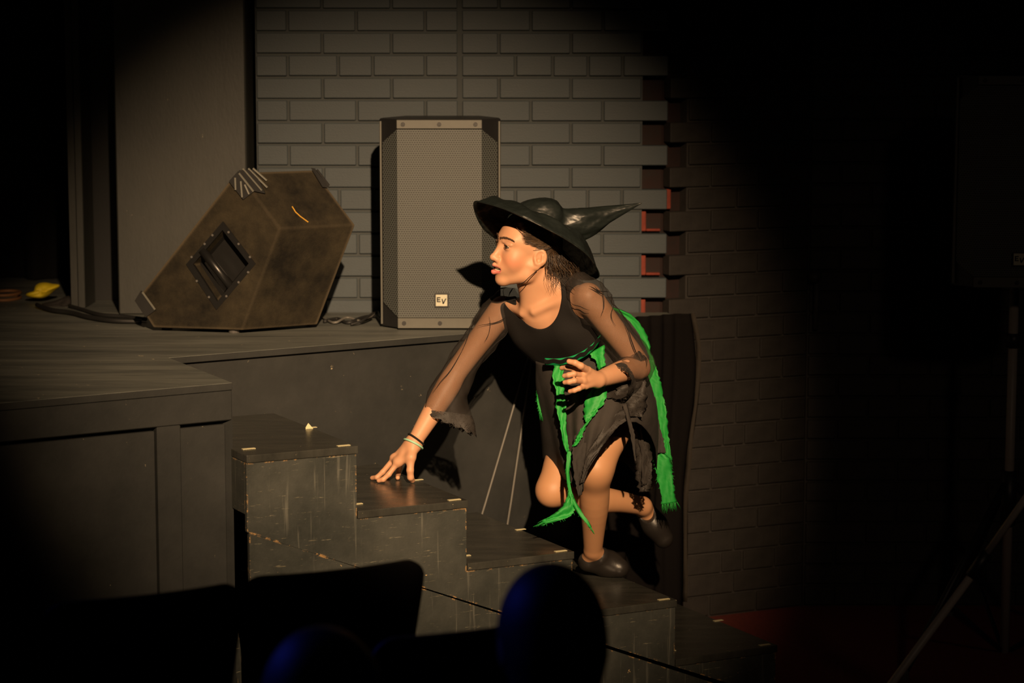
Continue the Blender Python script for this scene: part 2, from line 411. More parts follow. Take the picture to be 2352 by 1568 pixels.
def loudspeaker(loc, rz, label):
    """origin at the middle of the bottom front; 0.36 wide, 0.62 high"""
    t = empty('loudspeaker', loc, rz); prop(t, label, 'loudspeaker')
    hw, sw, H = .1245, .180, .622
    fr0 = [(-hw, 0), (hw, 0), (sw - .008, .062), (sw, .07), (sw - .004, .13), (.115, .33), (-.115, .33), (-sw + .004, .13), (-sw, .07), (-sw + .008, .062)]
    MB().prism([(x, y + .006, 0.004) for x, y in fr0], (0, 0, H - .004)).bevel(.003).build('cabinet', M['spkbody'], t)
    for z0, z1 in ((.004, .035), (H - .028, H - .002)):
        b = MB().box((-hw - .001, -.004, z0), (hw + .001, .008, z1)).bevel(.0015).build('front_bar', M['spkbar'], t)
        for x in (-hw + .018, 0, hw - .018):
            s_ = MB().lathe([(.0065, -.006), (.0065, -.004)], 14, (x, 0, (z0+z1)/2), 'y'); s_.lathe([(.0028, -.0064), (.0028, -.0058)], 6, (x, 0, (z0+z1)/2), 'y'); s_.build('screw', M['spkbody'], b)
    g = MB()
    g.prism([(-hw, 0, .036), (hw, 0, .036), (hw, .004, .036), (-hw, .004, .036)], (0, 0, H - .066))
    g.build('grille', M['grille'], t)
    for sg in (-1, 1):
        g = MB(); a0 = Vector((sg*hw, .001, 0)); a1 = Vector((sg*(sw - .010), .058, 0)); zz = [(.03, 0), (.10, 1), (H - .10, 1), (H - .03, 0)]
        a = g.verts([a0 + Vector((0,0,.036)), a1 + Vector((0,0,.075)), a1 + Vector((0,0,H - .07)), a0 + Vector((0,0,H - .03))])
        off = Vector((0, .004, 0)); b = g.verts([v.co + off for v in a])
        g.bm.faces.new(a); g.bm.faces.new(b[::-1])
        for k in range(4): g.bm.faces.new([a[k], b[k], b[(k+1) % 4], a[(k+1) % 4]])
        g.build('grille', M['grille'], t)
        MB().tube([(sg*(sw - .004), .064, .01), (sg*(sw - .004), .064, H - .008)], .0035, 6).build('edge_trim', M['spkbar'], t)
    logo(t, .005, -.0035, .088, .034)
    for x in (-.1, .1):
        for y in (.04, .28): MB().lathe([(.012, -.0005), (.012, .006)], 10, (x, y, 0)).build('foot', M['rubber'], t)
    return t
sp1 = loudspeaker((-.2137, 6.80, ZS + .001), 0, 'tall black loudspeaker with square badge, standing upright on the stage')

# ---- wedge monitor lying on its side
def carpetmat():
    m = NT('brown_speaker_carpet'); v = m.coord(); big = m.noise(v, 7, 6, .7); fine = m.noise(v, 240, 3, .6)
    c_ = m.mix(m.ramp(big, [(.36, 0.), (.68, 1.)]), (.013, .012, .010), (.052, .043, .027)); c_ = m.mix(m.math('MULTIPLY', fine, .35), c_, (.012, .010, .008))
    bv = m.n('ShaderNodeBevel', samples=6); bv.inputs['Radius'].default_value = .014; ge = m.n('ShaderNodeNewGeometry'); dt = m.n('ShaderNodeVectorMath', operation='DOT_PRODUCT')
    m.t.links.new(bv.outputs[0], dt.inputs[0]); m.t.links.new(ge.outputs['True Normal'], dt.inputs[1])
    c_ = m.mix(m.math('MULTIPLY', m.ramp(dt.outputs['Value'], [(.90, 1.), (.996, 0.)]), .7), c_, (.115, .092, .060))  # edge highlight put into the colour: lighter brown along the ridges
    m.put(m.b.inputs['Base Color'], c_); m.set(Roughness=.95); m.put(m.b.inputs['Specular IOR Level'], .1); m.bump(m.math('ADD', fine, big), .6, .002); return m.m
M['spkcarpet'] = carpetmat()
mo = empty('wedge_monitor', (-.85, 6.8, ZS)); prop(mo, 'carpet covered wedge floor monitor with recessed side handle', 'floor monitor')
mof = Vector((.85, -6.8, -ZS))
def mp_(mb, name, mat, smooth=False, parent=None):
    o = mb.build(name, M[mat], parent or mo, smooth)
    if not parent: o.location = mof
    return o
mA, mB_ = onz(352, 752, ZS + .012), onz(556, 758, ZS + .012); mW = onz(729, 745, ZS + .012) - mB_
e1 = (mB_ - mA); e1.z = 0; e1.normalize(); mn = Vector((-e1.y, e1.x, 0))
if mn.y < 0: mn = -mn
def oms(x, y, dpt=0.0):      # a spot of the photo on the monitor's near side (or dpt behind it)
    v = ray(x, y); t = (mn.dot(mA) + dpt) / mn.dot(v); p = v * t; return Vector((p.x, p.y, p.z + CAM_H))
out = [oms(312, 690), oms(352, 752), oms(556, 758), oms(643, 525), oms(547, 396), oms(528, 415)]
hole = [oms(442, 607), oms(511, 527), oms(572, 605), oms(499, 693)]
mb = MB(); vo = mb.verts(out); vh = mb.verts(hole)
eds = [mb.bm.edges.new((vo[k], vo[(k+1) % 6])) for k in range(6)] + [mb.bm.edges.new((vh[k], vh[(k+1) % 4])) for k in range(4)]
bmesh.ops.triangle_fill(mb.bm, use_beauty=True, use_dissolve=False, edges=eds)
vb = mb.verts([p + mW for p in out])
for k in range(6): mb.bm.faces.new([vo[k], vo[(k+1) % 6], vb[(k+1) % 6], vb[k]])
mb.bm.faces.new(vb[::-1])
# pocket of the handle
cen = sum(hole, Vector()) / 4; deep = mn * .06
vp = mb.verts([cen + (p - cen) * .82 + deep for p in hole])
for k in range(4): mb.bm.faces.new([vh[k], vh[(k+1) % 4], vp[(k+1) % 4], vp[k]])
mb.bm.faces.new(vp)
mbody = mp_(mb, 'cabinet', 'spkcarpet'); bv_ = mbody.modifiers.new('round', 'BEVEL'); bv_.width = .003; bv_.segments = 2; bv_.limit_method = 'ANGLE'; bv_.angle_limit = R(25)
bv_.limit_method = 'ANGLE'
# handle plate: frame, pocket lining, bar
oq = [oms(427, 607, -.003), oms(512, 508, -.003), oms(587, 606, -.003), oms(497, 712, -.003)]
iq = [oms(443, 607, -.003), oms(511, 528, -.003), oms(571, 605, -.003), oms(499, 692, -.003)]
mb = MB()
a = mb.verts(oq); b = mb.verts(iq); c_ = mb.verts([p + mn*.004 for p in oq]); d_ = mb.verts([p + mn*.03 for p in iq]); 
pc = [cen + (p - cen) * .80 + mn * .05 for p in iq]; e_ = mb.verts(pc)
for k in range(4):
    j = (k+1) % 4
    mb.bm.faces.new([a[k], a[j], b[j], b[k]]); mb.bm.faces.new([a[k], c_[k], c_[j], a[j]]); mb.bm.faces.new([b[k], b[j], d_[j], d_[k]]); mb.bm.faces.new([d_[k], d_[j], e_[j], e_[k]])
mb.bm.faces.new(e_)
M['gloss_black'] = plain('gloss_black_plastic', (.012, .012, .012), .34)
hp = mp_(mb, 'handle_plate', 'gloss_black')
def hrod(p, q, r):
    A_, B_ = oms(*p, .004), oms(*q, .004); return mp_(MB().tube([A_, A_.lerp(B_, .5), B_], r, 12), 'handle_bar', 'gloss_black', True)
hrod((464, 574), (530, 657), .013)
for q in ((470, 560), (488, 540), (525, 533), (548, 560), (574, 590), (570, 625), (548, 648), (520, 680), (480, 682), (452, 645), (440, 590)):
    p = oms(*q, -.0035); s_ = MB().lathe([(.0035, -.001), (.0035, .001)], 8, p, 'y'); mp_(s_, 'screw', 'rubber')
# ribbed corner protectors
M['corner'] = plain('scuffed_corner_plastic', (.03, .03, .03), .35); M['rib'] = plain('worn_rib', (.16, .16, .135), .5)
def corner_cap(poly, ribs, ribmat='rib'):
    base = mp_(MB().prism(poly, -mn * .006), 'corner_cap', 'corner')
    for p, q in ribs: mp_(MB().tube([p, q], .0032, 6), 'rib', ribmat)
corner_cap([oms(548, 393, -.001), oms(527, 416, -.001), oms(560, 458, -.001), oms(584, 440, -.001)],
           [(oms(540, 408, -.007), oms(541, 436, -.007)), (oms(553, 416, -.007), oms(556, 453, -.007)), (oms(549, 398, -.007), oms(582, 440, -.007)), (oms(562, 424, -.007), oms(572, 446, -.007))])
q0 = oms(549, 394); topd = (oms(643, 525) - oms(547, 396)).normalized(); wd = mW.normalized(); tn = Vector((0, 0, .004))
corner_cap([q0 + tn, q0 + topd*.075 + tn, q0 + topd*.085 + wd*.03 + tn, q0 + wd*.05 + tn],
           [(q0 + tn*2 + wd*.012, q0 + topd*.08 + wd*.02 + tn*2), (q0 + tn*2 + wd*.03, q0 + topd*.07 + wd*.045 + tn*2), (q0 + tn*2 + wd*.045, q0 + topd*.045 + wd*.06 + tn*2)])
corner_cap([oms(311, 690, -.001), oms(325, 667, -.001), oms(358, 712, -.001), oms(336, 728, -.001)], [(oms(327, 671, -.007), oms(356, 711, -.007))])
q1 = q0 + mW; corner_cap([q1 - wd*.012 + tn, q1 + tn*.4, q1 + topd*.075 + tn, q1 + topd*.07 - wd*.02 + tn], [(q1 + topd*.01 + tn*1.6, q1 + topd*.07 + tn*1.8)], 'corner')
for q in ((384, 755), (538, 764), (716, 748)):
    p = onz(*q, ZS); mp_(MB().lathe([(.016, .0005), (.016, .012), (.012, .018)], 14, p), 'foot', 'rubber')
scr = [oms(672, 474, -.0), oms(684, 496)]   # strand of yellow thread on the top
tq = lambda x, y: (lambda v, pl, nn: Vector(v * ((nn.dot(pl - Vector((0, 0, CAM_H)))) / nn.dot(v)) + Vector((0, 0, CAM_H))))(ray(x, y), out[3] + Vector((0, 0, .003)), (wd.cross(topd)).normalized())
th = MB().tube([tq(671, 474), tq(679, 487), tq(690, 497), tq(708, 510)], .0016, 5)
M['yellow_thread'] = plain('yellow_thread', (.75, .40, .04), .7)
mp_(th, 'loose_thread', 'yellow_thread')

# ---- cables on the stage
M['cable'] = plain('black_cable', (.016, .016, .016), .6)
M['greycable'] = plain('grey_cable', (.16, .155, .14), .5)
def cable(pts, r, label, mat='cable', group=None, name='cable'):
    P_ = [onz(x, y, ZS + z) for x, y, z in pts]; out_ = []
    for i in range(len(P_) - 1):
        p0_, p1_, p2_, p3_ = P_[max(i-1, 0)], P_[i], P_[i+1], P_[min(i+2, len(P_)-1)]
        for k in range(6):
            t_ = k / 6; out_.append(.5 * ((2*p1_) + (p2_ - p0_)*t_ + (2*p0_ - 5*p1_ + 4*p2_ - p3_)*t_*t_ + (3*p1_ - p0_ - 3*p2_ + p3_)*t_**3))
    out_.append(P_[-1])
    o = MB().tube(out_, r, 6).build(name, M[mat], None, True); prop(o, label, 'cable', group); return o
cable([(745, 738, .006), (775, 732, .006), (800, 741, .006), (830, 730, .012), (862, 726, .006), (880, 740, .006)], .0055, 'black cable looping behind the tall loudspeaker')
cable([(742, 729, .006), (768, 741, .006), (798, 729, .014), (836, 738, .006), (866, 716, .012), (874, 730, .006)], .004, 'grey cable tangled between monitor and tall loudspeaker', 'greycable')
cable([(806, 745, .006), (832, 736, .015), (858, 718, .03)], .004, 'short cable end rising to the tall loudspeaker')
cable([(85, 700, .012), (120, 712, .010), (165, 718, .010), (205, 728, .010), (260, 736, .010), (325, 738, .008)], .0075, 'thick black cable along the foot of the pillar')
cable([(160, 702, .008), (185, 709, .008), (230, 722, .008), (290, 727, .008), (335, 733, .008)], .006, 'thin black cable behind the thick one by the pillar')
# ---- yellow cloth and ring
def lump(name, poly, Y, thick, mat, label, cat, seed=0, k=.3):
    """crumpled soft thing: outline puffed up and creased"""
    rnd = random.Random(seed); P_ = [at(x, y, Y) for x, y in poly]; cen_ = sum(P_, Vector()) / len(P_)
    mb = MB(); N = len(P_); rings = []
    prof = [(1, 0), (.97, .35), (.8, .75), (.5, 1.0), (.2, .92)]
    fr_ = mb.verts([p for p in P_]); rings.append(fr_)
    for sc, hh in prof[1:]:
        rings.append(mb.verts([cen_ + (p - cen_) * sc + Vector((0, -thick * hh * (1 + rnd.uniform(-k, k)), rnd.uniform(-.004, .004))) for p in P_]))
    for a, b in zip(rings, rings[1:]):
        for j in range(N): mb.bm.faces.new([a[j], a[(j+1) % N], b[(j+1) % N], b[j]])
    mb.bm.faces.new(rings[-1])
    back = mb.verts([cen_ + (p - cen_) * .85 + Vector((0, thick * .8, 0)) for p in P_])
    for j in range(N): mb.bm.faces.new([rings[0][(j+1) % N], rings[0][j], back[j], back[(j+1) % N]])
    mb.bm.faces.new(back[::-1])
    o = mb.build(name, M[mat], None, True); ss = o.modifiers.new('soft', 'SUBSURF'); ss.levels = ss.render_levels = 1
    prop(o, label, cat); return o
M['yellow'] = plain('bright_yellow_cloth', (.80, .62, .02), .6)
lump('yellow_cloth', [(54, 678), (66, 670), (80, 669), (79, 657), (88, 648), (108, 647), (120, 652), (138, 651), (139, 658), (132, 664), (123, 668), (114, 680), (99, 684), (84, 685), (68, 684)], 7.55, .04, 'yellow', 'crumpled bright yellow cloth lying on the stage at left', 'cloth', 3)
M['darkcloth'] = plain('dark_cloth', (.035, .032, .030), .9, 0, .5, 60, .1)
lump('dark_cloth', [(88, 700), (104, 694), (126, 692), (142, 684), (158, 676), (172, 684), (176, 700), (165, 712), (140, 714), (115, 710)], 7.46, .045, 'darkcloth', 'heap of dark cloth below the yellow cloth', 'cloth', 5, .5)
ring_c = onz(12, 673, ZS + .02); pts = [ring_c + Vector((.048*math.cos(a), .075*math.sin(a), .0)) for a in [k*2*math.pi/30 for k in range(30)]]
M['copper'] = plain('orange_wood_ring', (.30, .14, .06), .6)
rg = MB().tube(pts, .005, 8, closed=True); rg.tube([p - Vector((0, 0, .016)) for p in pts], .005, 8, closed=True); rg = rg.build('wooden_ring', M['copper'], None, True); prop(rg, 'small orange brown ring lying beside the yellow cloth', 'ring')

# ---- drape over the right end of the platform and two hanging cords
M['drape'] = plain('black_drape', (.007, .006, .006), .9, 0, .2, 120, .05); M['hemcloth'] = plain('grey_drape_hem', (.040, .034, .028), .8, 0, .3, 90, .1)  # light caught by the drape's right edge is put into the second, paler cloth
mb = MB(); rows = []; drows = []
NX, NZ = 46, 30
for j in range(NZ):
    t_ = j / (NZ - 1); z = ZS + .012 - t_ * (ZS - .09); row = []
    for i in range(NX):
        u_ = i / (NX - 1); w_ = .36 + .03*t_
        base = E_ - ue * (w_ * (1 - u_)) + ue * (.02 + .012*math.sin(5*t_ + 1)) - ve * (.02 + .03 * t_)
        fold = .012 * math.sin(u_*21 + 1.2*t_) * (.25 + t_) + .006*math.sin(u_*47 + 3*t_)
        edge = max(0, (u_ - .88) / .12)
        p = base - ve * (fold + .03*edge*math.sin(3.5*t_ + .6)) + ue * (.010*math.sin(9*t_)*edge)
        row.append((p.x, p.y, z))
    drows.append(row); rows.append(mb.verts(row))
for a, b in zip(rows, rows[1:]):
    for i in range(NX - 1): mb.bm.faces.new([a[i], a[i+1], b[i+1], b[i]])
dr = mb.build('drape', M['drape'], None, True); so = dr.modifiers.new('thick', 'SOLIDIFY'); so.thickness = .004
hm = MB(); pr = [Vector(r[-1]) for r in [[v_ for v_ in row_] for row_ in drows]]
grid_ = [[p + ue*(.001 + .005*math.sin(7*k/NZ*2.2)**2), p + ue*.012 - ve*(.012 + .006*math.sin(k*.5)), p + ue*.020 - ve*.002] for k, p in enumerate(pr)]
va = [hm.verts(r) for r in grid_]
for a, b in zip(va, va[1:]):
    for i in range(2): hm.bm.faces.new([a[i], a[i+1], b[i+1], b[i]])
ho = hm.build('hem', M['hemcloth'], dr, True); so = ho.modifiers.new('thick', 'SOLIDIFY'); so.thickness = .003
prop(dr, 'black cloth drape hanging over the right end of the stage platform', 'drape')
def cord(p, q, label):
    a, b = Vector(p), Vector(q); m_ = a.lerp(b, .5) + Vector((.004, -.004, 0)); o = MB().tube([a, a.lerp(b, .25)+Vector((.003,0,0)), m_, b], .0036, 6).build('hanging_cord', M['greycable'], None, True); prop(o, label, 'cord')
def onface(x, y):            # on the riser board, a touch in front
    v = ray(x, y); nn = ve; t_ = (nn.dot(Vector((p0.x, p0.y, 0))) - .008) / nn.dot(v); p = v*t_; return Vector((p.x, p.y, p.z + CAM_H))
def ext(a, b, z0, z1):
    d_ = b - a; return a + d_*((z1 - a.z)/d_.z), a + d_*((z0 - a.z)/d_.z)
a, b = ext(onface(1173, 950), onface(1105, 1178), .004, ZS - .02); cord(a, b, 'left one of two pale cords slanting down the stage riser')
a, b = ext(onface(1196, 985), onface(1163, 1203), .004, ZS - .02); cord(a, b, 'right one of two pale cords slanting down the stage riser')

# ---- second loudspeaker on its tripod stand, in the dark at right
M['stand_metal'] = plain('grey_stand_tube', (.42, .38, .34), .45, .0)
PX = at(2329, 700, 6.9); 
ls2 = loudspeaker((PX.x - .033, 6.72, at(2329, 640, 6.9).z - .012), R(-4), 'unlit loudspeaker on a tripod stand at the right edge')
zb = at(2329, 640, 6.9).z - .014
ts = empty('speaker_stand', (PX.x, 6.9, 0)); prop(ts, 'dim grey tripod stand carrying the loudspeaker at the right edge', 'speaker stand')
def tz(y): return at(2329, y, 6.9).z
MB().tube([(0, 0, tz(900)), (0, 0, zb)], .0115, 14).build('inner_pole', M['stand_metal'], ts, True)
MB().tube([(0, 0, tz(1500)), (0, 0, tz(664))], .0145, 14).build('pole', M['stand_metal'], ts, True)
MB().tube([(0, 0, tz(797)), (0, 0, tz(765))], .021, 14).build('collar', M['spkbody'], ts, True)
MB().tube([(0, 0, tz(1205)), (0, 0, tz(1080))], .024, 14).build('hub', M['spkbody'], ts, True)
for k in range(3):
    a_ = R(100 + 120*k); d_ = Vector((math.cos(a_), math.sin(a_), 0))
    lg = MB().tube([d_*.02 + Vector((0, 0, tz(1110))), d_*.47 + Vector((0, 0, .012))], .011, 10).build('leg', M['spkbody'], ts, True)
    MB().tube([d_*.02 + Vector((0, 0, tz(1490))), d_*.30 + Vector((0, 0, .22))], .007, 8).build('brace', M['spkbody'], ts, True)
    MB().lathe([(.016, .0), (.016, .02), (.012, .03)], 10, d_*.47).build('rubber_foot', M['rubber'], lg)
# ---- a nearer stand, mostly beyond the frame, with one slanting leg in view
Yn = 5.2
A_ = at(2362, 1132, Yn); B_ = at(2040, 1575, Yn); d_ = (B_ - A_).normalized(); top_ = A_ - d_*.12; foot_ = A_ + d_ * ((A_.z - .02) / -d_.z)
ns = empty('tripod_stand', (top_.x + .03, Yn, 0)); prop(ns, 'nearer stand with a slanting grey leg and black joint, right foreground', 'stand')
nso = -Vector((top_.x + .03, Yn, 0))
def npart(mb, name, mat): o = mb.build(name, M[mat], ns, True); o.location = nso; return o
J0, J1 = at(2262, 1277, Yn), at(2236, 1315, Yn)
npart(MB().tube([top_, J0], .0085, 12), 'leg', 'stand_metal'); npart(MB().tube([J1, foot_], .0095, 12), 'leg', 'stand_metal')
npart(MB().tube([J0 - d_*.01, J1 + d_*.01], .014, 12), 'joint', 'spkbody')
pc_ = Vector((top_.x + .03, Yn, 0))
npart(MB().tube([pc_ + Vector((0, 0, .12)), pc_ + Vector((0, 0, 1.6))], .0145, 12), 'pole', 'stand_metal')
npart(MB().tube([pc_ + Vector((0, 0, top_.z - .05)), pc_ + Vector((0, 0, top_.z + .05))], .022, 12), 'hub', 'spkbody')
hx = (foot_ - pc_); 
for a_ in (120, 240):
    dd = Matrix.Rotation(R(a_), 4, 'Z') @ Vector((hx.x, hx.y, 0)); npart(MB().tube([pc_ + Vector((0, 0, top_.z)), pc_ + dd + Vector((0, 0, .02))], .009, 10), 'leg', 'stand_metal')
# ---- small pipe on the far wall
wp = empty('wall_pipe', at(1872, 755, c2.y)); prop(wp, 'short pale pipe with round head on the far dark wall', 'pipe')
wl = at(1872, 755, c2.y)
M['dullpipe'] = plain('dull_pipe', (.07, .065, .06), .6)
MB().tube([(0, -.012, 0), (.002, -.012, .15)], .009, 10).build('tube', M['dullpipe'], wp, True)
MB().lathe([(.004, -.05), (.02, -.03), (.024, -.01), (.012, 0)], 14, (-.006, 0, .175), 'y').build('head', M['dullpipe'], wp, True)
# ================================================================ SOFT BODIES: distance fields turned into one continuous surface
def V3(p): return np.array(p, dtype=np.float64)
def cone(a, b, ra, rb=None, k=.012, op='u', tag=0):
    a, b = V3(a), V3(b); rb = ra if rb is None else rb; ba = b - a; L2 = max(float(ba @ ba), 1e-9); rm = max(ra, rb)
    def f(p):
        pa = p - a; h = np.clip((pa @ ba) / L2, 0, 1)
        q = pa - h[:, None] * ba
        return np.sqrt(np.einsum('ij,ij->i', q, q)) - (ra + (rb - ra) * h)
    return dict(f=f, lo=np.minimum(a, b) - rm, hi=np.maximum(a, b) + rm, k=k, op=op)
def ball(c, r, k=.01, op='u'): return cone(c, V3(c) + 1e-5, r, r, k, op)
def ell(c, rad, ax=None, k=.012, op='u'):
    c, rad = V3(c), V3(rad); A = np.eye(3) if ax is None else np.array([list(v) for v in ax], dtype=np.float64); rm = rad.max()
    A = A / np.linalg.norm(A, axis=1)[:, None]
    ext = np.sqrt((A.T ** 2) @ (rad ** 2))
    def f(p):
        q = (p - c) @ A.T; k0 = np.sqrt(((q / rad) ** 2).sum(1)) + 1e-9; k1 = np.sqrt(((q / rad ** 2) ** 2).sum(1)) + 1e-9
        return k0 * (k0 - 1) / k1
    return dict(f=f, lo=c - ext, hi=c + ext, k=k, op=op)
def chain(pts, rads, k=.004): return [cone(pts[i], pts[i+1], rads[i], rads[i+1], k) for i in range(len(pts) - 1)]
def half(n_, d0, k=.003):   # keep the side n.p < d0
    n_ = V3(n_) / np.linalg.norm(V3(n_))
    return dict(f=lambda p: -(p @ n_ - d0) , lo=V3((-9, -9, -9)), hi=V3((9, 9, 9)), k=k, op='s')
BIG = .052
def field(prims, p, big=BIG):
    d_ = np.full(len(p), big)
    for q in prims:
        b = q['f'](p); k = q['k']
        if q['op'] == 'u':
            h = np.clip(.5 + .5 * (d_ - b) / k, 0, 1); d_ = d_ * (1 - h) + b * h - k * h * (1 - h)
        else:
            h = np.clip(.5 - .5 * (d_ + b) / k, 0, 1); d_ = d_ * (1 - h) - b * h + k * h * (1 - h)
    return d_
def surface(prims, h=.002, B=28):
    """surface nets over sparse blocks"""
    pos = [q for q in prims if q['op'] == 'u']; pad = .02
    lo = np.min([q['lo'] for q in pos], 0) - pad; hi = np.max([q['hi'] for q in pos], 0) + pad
    nb = np.ceil((hi - lo) / (h * B)).astype(int); bs = h * B
    dims = nb * B + 4; keys = []; cos = []; edges = []
    loc = np.stack(np.meshgrid(*[np.arange(B + 1)] * 3, indexing='ij'), -1).reshape(-1, 3)
    S = B + 1
    corners = [(i, j, k) for i in (0, 1) for j in (0, 1) for k in (0, 1)]
    eds = [(a, b) for a in range(8) for b in range(8) if a < b and sum(abs(corners[a][t] - corners[b][t]) for t in range(3)) == 1]
    def key(ijk): return (ijk[:, 0] * dims[1] + ijk[:, 1]) * dims[2] + ijk[:, 2]
    for bi in range(nb[0]):
        for bj in range(nb[1]):
            for bk in range(nb[2]):
                b0 = lo + np.array([bi, bj, bk]) * bs; b1 = b0 + bs
                act = [q for q in prims if np.all(q['lo'] - q['k'] - BIG < b1) and np.all(q['hi'] + q['k'] + BIG > b0)]
                if not any(q['op'] == 'u' for q in act): continue
                c0 = min(float(q['f'](((b0 + b1) / 2)[None])[0]) - q['k'] for q in act if q['op'] == 'u')
                if c0 > bs * .9: continue
                cc = (b0 + b1) / 2; act = [q for q in act if np.linalg.norm(np.maximum(np.maximum(q['lo'] - cc, cc - q['hi']), 0)) < bs * .87 + q['k'] + BIG]
                F = field(act, b0 + loc * h).reshape(S, S, S)
                neg = F < 0
                if not neg.any() or neg.all(): continue
                cn = np.stack([neg[i:i+B, j:j+B, k:k+B] for i, j, k in corners]); sm = cn.sum(0); idx = np.argwhere((sm > 0) & (sm < 8))
                if len(idx) == 0: continue
                vals = np.stack([F[idx[:, 0] + i, idx[:, 1] + j, idx[:, 2] + k] for i, j, k in corners], 1)
                acc = np.zeros((len(idx), 3)); cnt = np.zeros(len(idx))
                for a, b in eds:
                    va, vb = vals[:, a], vals[:, b]; m_ = (va < 0) != (vb < 0); t_ = np.where(m_, va / np.where(m_, va - vb, 1), 0)
                    pt = np.array(corners[a])[None] + t_[:, None] * (np.array(corners[b]) - np.array(corners[a]))[None]
                    acc += pt * m_[:, None]; cnt += m_
                g = idx + np.array([bi, bj, bk]) * B
                keys.append(key(g + 1)); cos.append(b0 + (idx + acc / cnt[:, None]) * h)
                for ax in range(3):
                    sl0 = [slice(0, B)] * 3; sl1 = [slice(0, B)] * 3; sl1[ax] = slice(1, B + 1)
                    n0, n1 = neg[tuple(sl0)], neg[tuple(sl1)]; e = np.argwhere(n0 != n1)
                    if len(e): edges.append((ax, e + np.array([bi, bj, bk]) * B + 1, n0[e[:, 0], e[:, 1], e[:, 2]]))
    keys = np.concatenate(keys); cos = np.concatenate(cos); order = np.argsort(keys); ks = keys[order]; cs = cos[order]
    faces = []
    for ax, e, s_ in edges:
        u, v = [(1, 2), (2, 0), (0, 1)][ax]; du = np.zeros(3, int); du[u] = 1; dv = np.zeros(3, int); dv[v] = 1
        q = np.stack([key(e - du - dv), key(e - dv), key(e), key(e - du)], 1)
        ix = np.searchsorted(ks, q); ix = np.clip(ix, 0, len(ks) - 1); ok = (ks[ix] == q).all(1)
        ix = ix[ok]; s2 = s_[ok]; ix[~s2] = ix[~s2][:, ::-1]; faces.append(ix)
    return cs, np.concatenate(faces)
def np_mesh(name, co, fc, mat, colors=None):
    me = bpy.data.meshes.new(name); me.vertices.add(len(co)); me.vertices.foreach_set('co', np.ascontiguousarray(co, dtype=np.float32).ravel())
    me.loops.add(fc.size); me.loops.foreach_set('vertex_index', np.ascontiguousarray(fc, dtype=np.int32).ravel())
    me.polygons.add(len(fc)); me.polygons.foreach_set('loop_start', np.arange(0, fc.size, 4, dtype=np.int32))
    me.update(calc_edges=True); me.validate(); me.materials.append(mat); me.shade_smooth()
    if colors is not None:
        at_ = me.color_attributes.new('tone', 'FLOAT_COLOR', 'POINT'); c4 = np.ones((len(co), 4), dtype=np.float32); c4[:, :3] = colors; at_.data.foreach_set('color', c4.ravel())
    return me
def vn(v): return V3((v[0], v[1], v[2]))

def limb(pts, rads, k=.01):
    # a smoothly swelling limb; k blends only its first piece into the body
    q = [np.array([*p, r_], float) for p, r_ in zip(pts, rads)]; o = []
    for i in range(len(q) - 1):
        a, b, c_, d_ = q[max(i-1, 0)], q[i], q[i+1], q[min(i+2, len(q)-1)]
        for t_ in (0, .25, .5, .75): o.append(.5*((2*b) + (c_-a)*t_ + (2*a-5*b+4*c_-d_)*t_*t_ + (3*b-a-3*c_+d_)*t_**3))
    o.append(q[-1]); cs = [cone(o[i][:3], o[i+1][:3], o[i][3], o[i+1][3]) for i in range(len(o) - 1)]
    return [dict(f=lambda p: np.min([c_['f'](p) for c_ in cs], 0), lo=np.min([c_['lo'] for c_ in cs], 0), hi=np.max([c_['hi'] for c_ in cs], 0), k=k, op='u')]

def relax(co, fc, mask, it=10, lam=.5):
    e = np.concatenate([fc[:, [0, 1]], fc[:, [1, 2]], fc[:, [2, 3]], fc[:, [3, 0]]]); m_ = mask.astype(float)[:, None]*lam; n_ = len(co)
    deg = np.bincount(e[:, 0], minlength=n_) + np.bincount(e[:, 1], minlength=n_); deg = np.maximum(deg, 1)[:, None]
    for k in range(it):
        sm = np.stack([np.bincount(e[:, 0], co[e[:, 1], a], n_) + np.bincount(e[:, 1], co[e[:, 0], a], n_) for a in range(3)], 1)
        co = co + (sm/deg - co)*m_
    return co
# ================================================================ THE PERSON ON THE STEPS
def skin_mat():
    m = NT('skin'); a = m.n('ShaderNodeAttribute', attribute_name='tone'); v = m.coord()
    n1 = m.noise(v, 45, 4, .6); c_ = m.mix(m.math('MULTIPLY', n1, .22), a.outputs['Color'], (.50, .22, .13))
    m.put(m.b.inputs['Base Color'], c_); m.set(Roughness=.52); m.put(m.b.inputs['Subsurface Weight'], .12); m.b.inputs['Subsurface Radius'].default_value = (1, .35, .2); m.put(m.b.inputs['Subsurface Scale'], .004)
    m.bump(m.noise(v, 700, 2, .5), .08, .0006); return m.m
M['skin'] = skin_mat()
M['knit'] = plain('black_knit', (.014, .0125, .012), .85, 0, .35, 500, .25)
def sheer(name, c_, t_):
    m = NT(name); tr = m.n('ShaderNodeBsdfTransparent'); tr.inputs[0].default_value = (1, 1, 1, 1); mx = m.n('ShaderNodeMixShader')
    v = m.coord(); nz = m.noise(v, 900, 2, .5)
    m.put(mx.inputs[0], m.math('MULTIPLY_ADD', nz, .5, t_ - .25)); m.t.links.new(tr.outputs[0], mx.inputs[1]); m.t.links.new(m.b.outputs[0], mx.inputs[2]); m.t.links.new(mx.outputs[0], m.out.inputs[0])
    m.set(Roughness=.7); m.b.inputs['Base Color'].default_value = (*c_, 1); return m.m
M['sheer'] = sheer('sheer_black_net', (.034, .028, .024), .42)
M['chiffon'] = painted('dark_chiffon', (.024, .021, .019), (.040, .034, .030), rough=.85, scale=30, bump=.3)
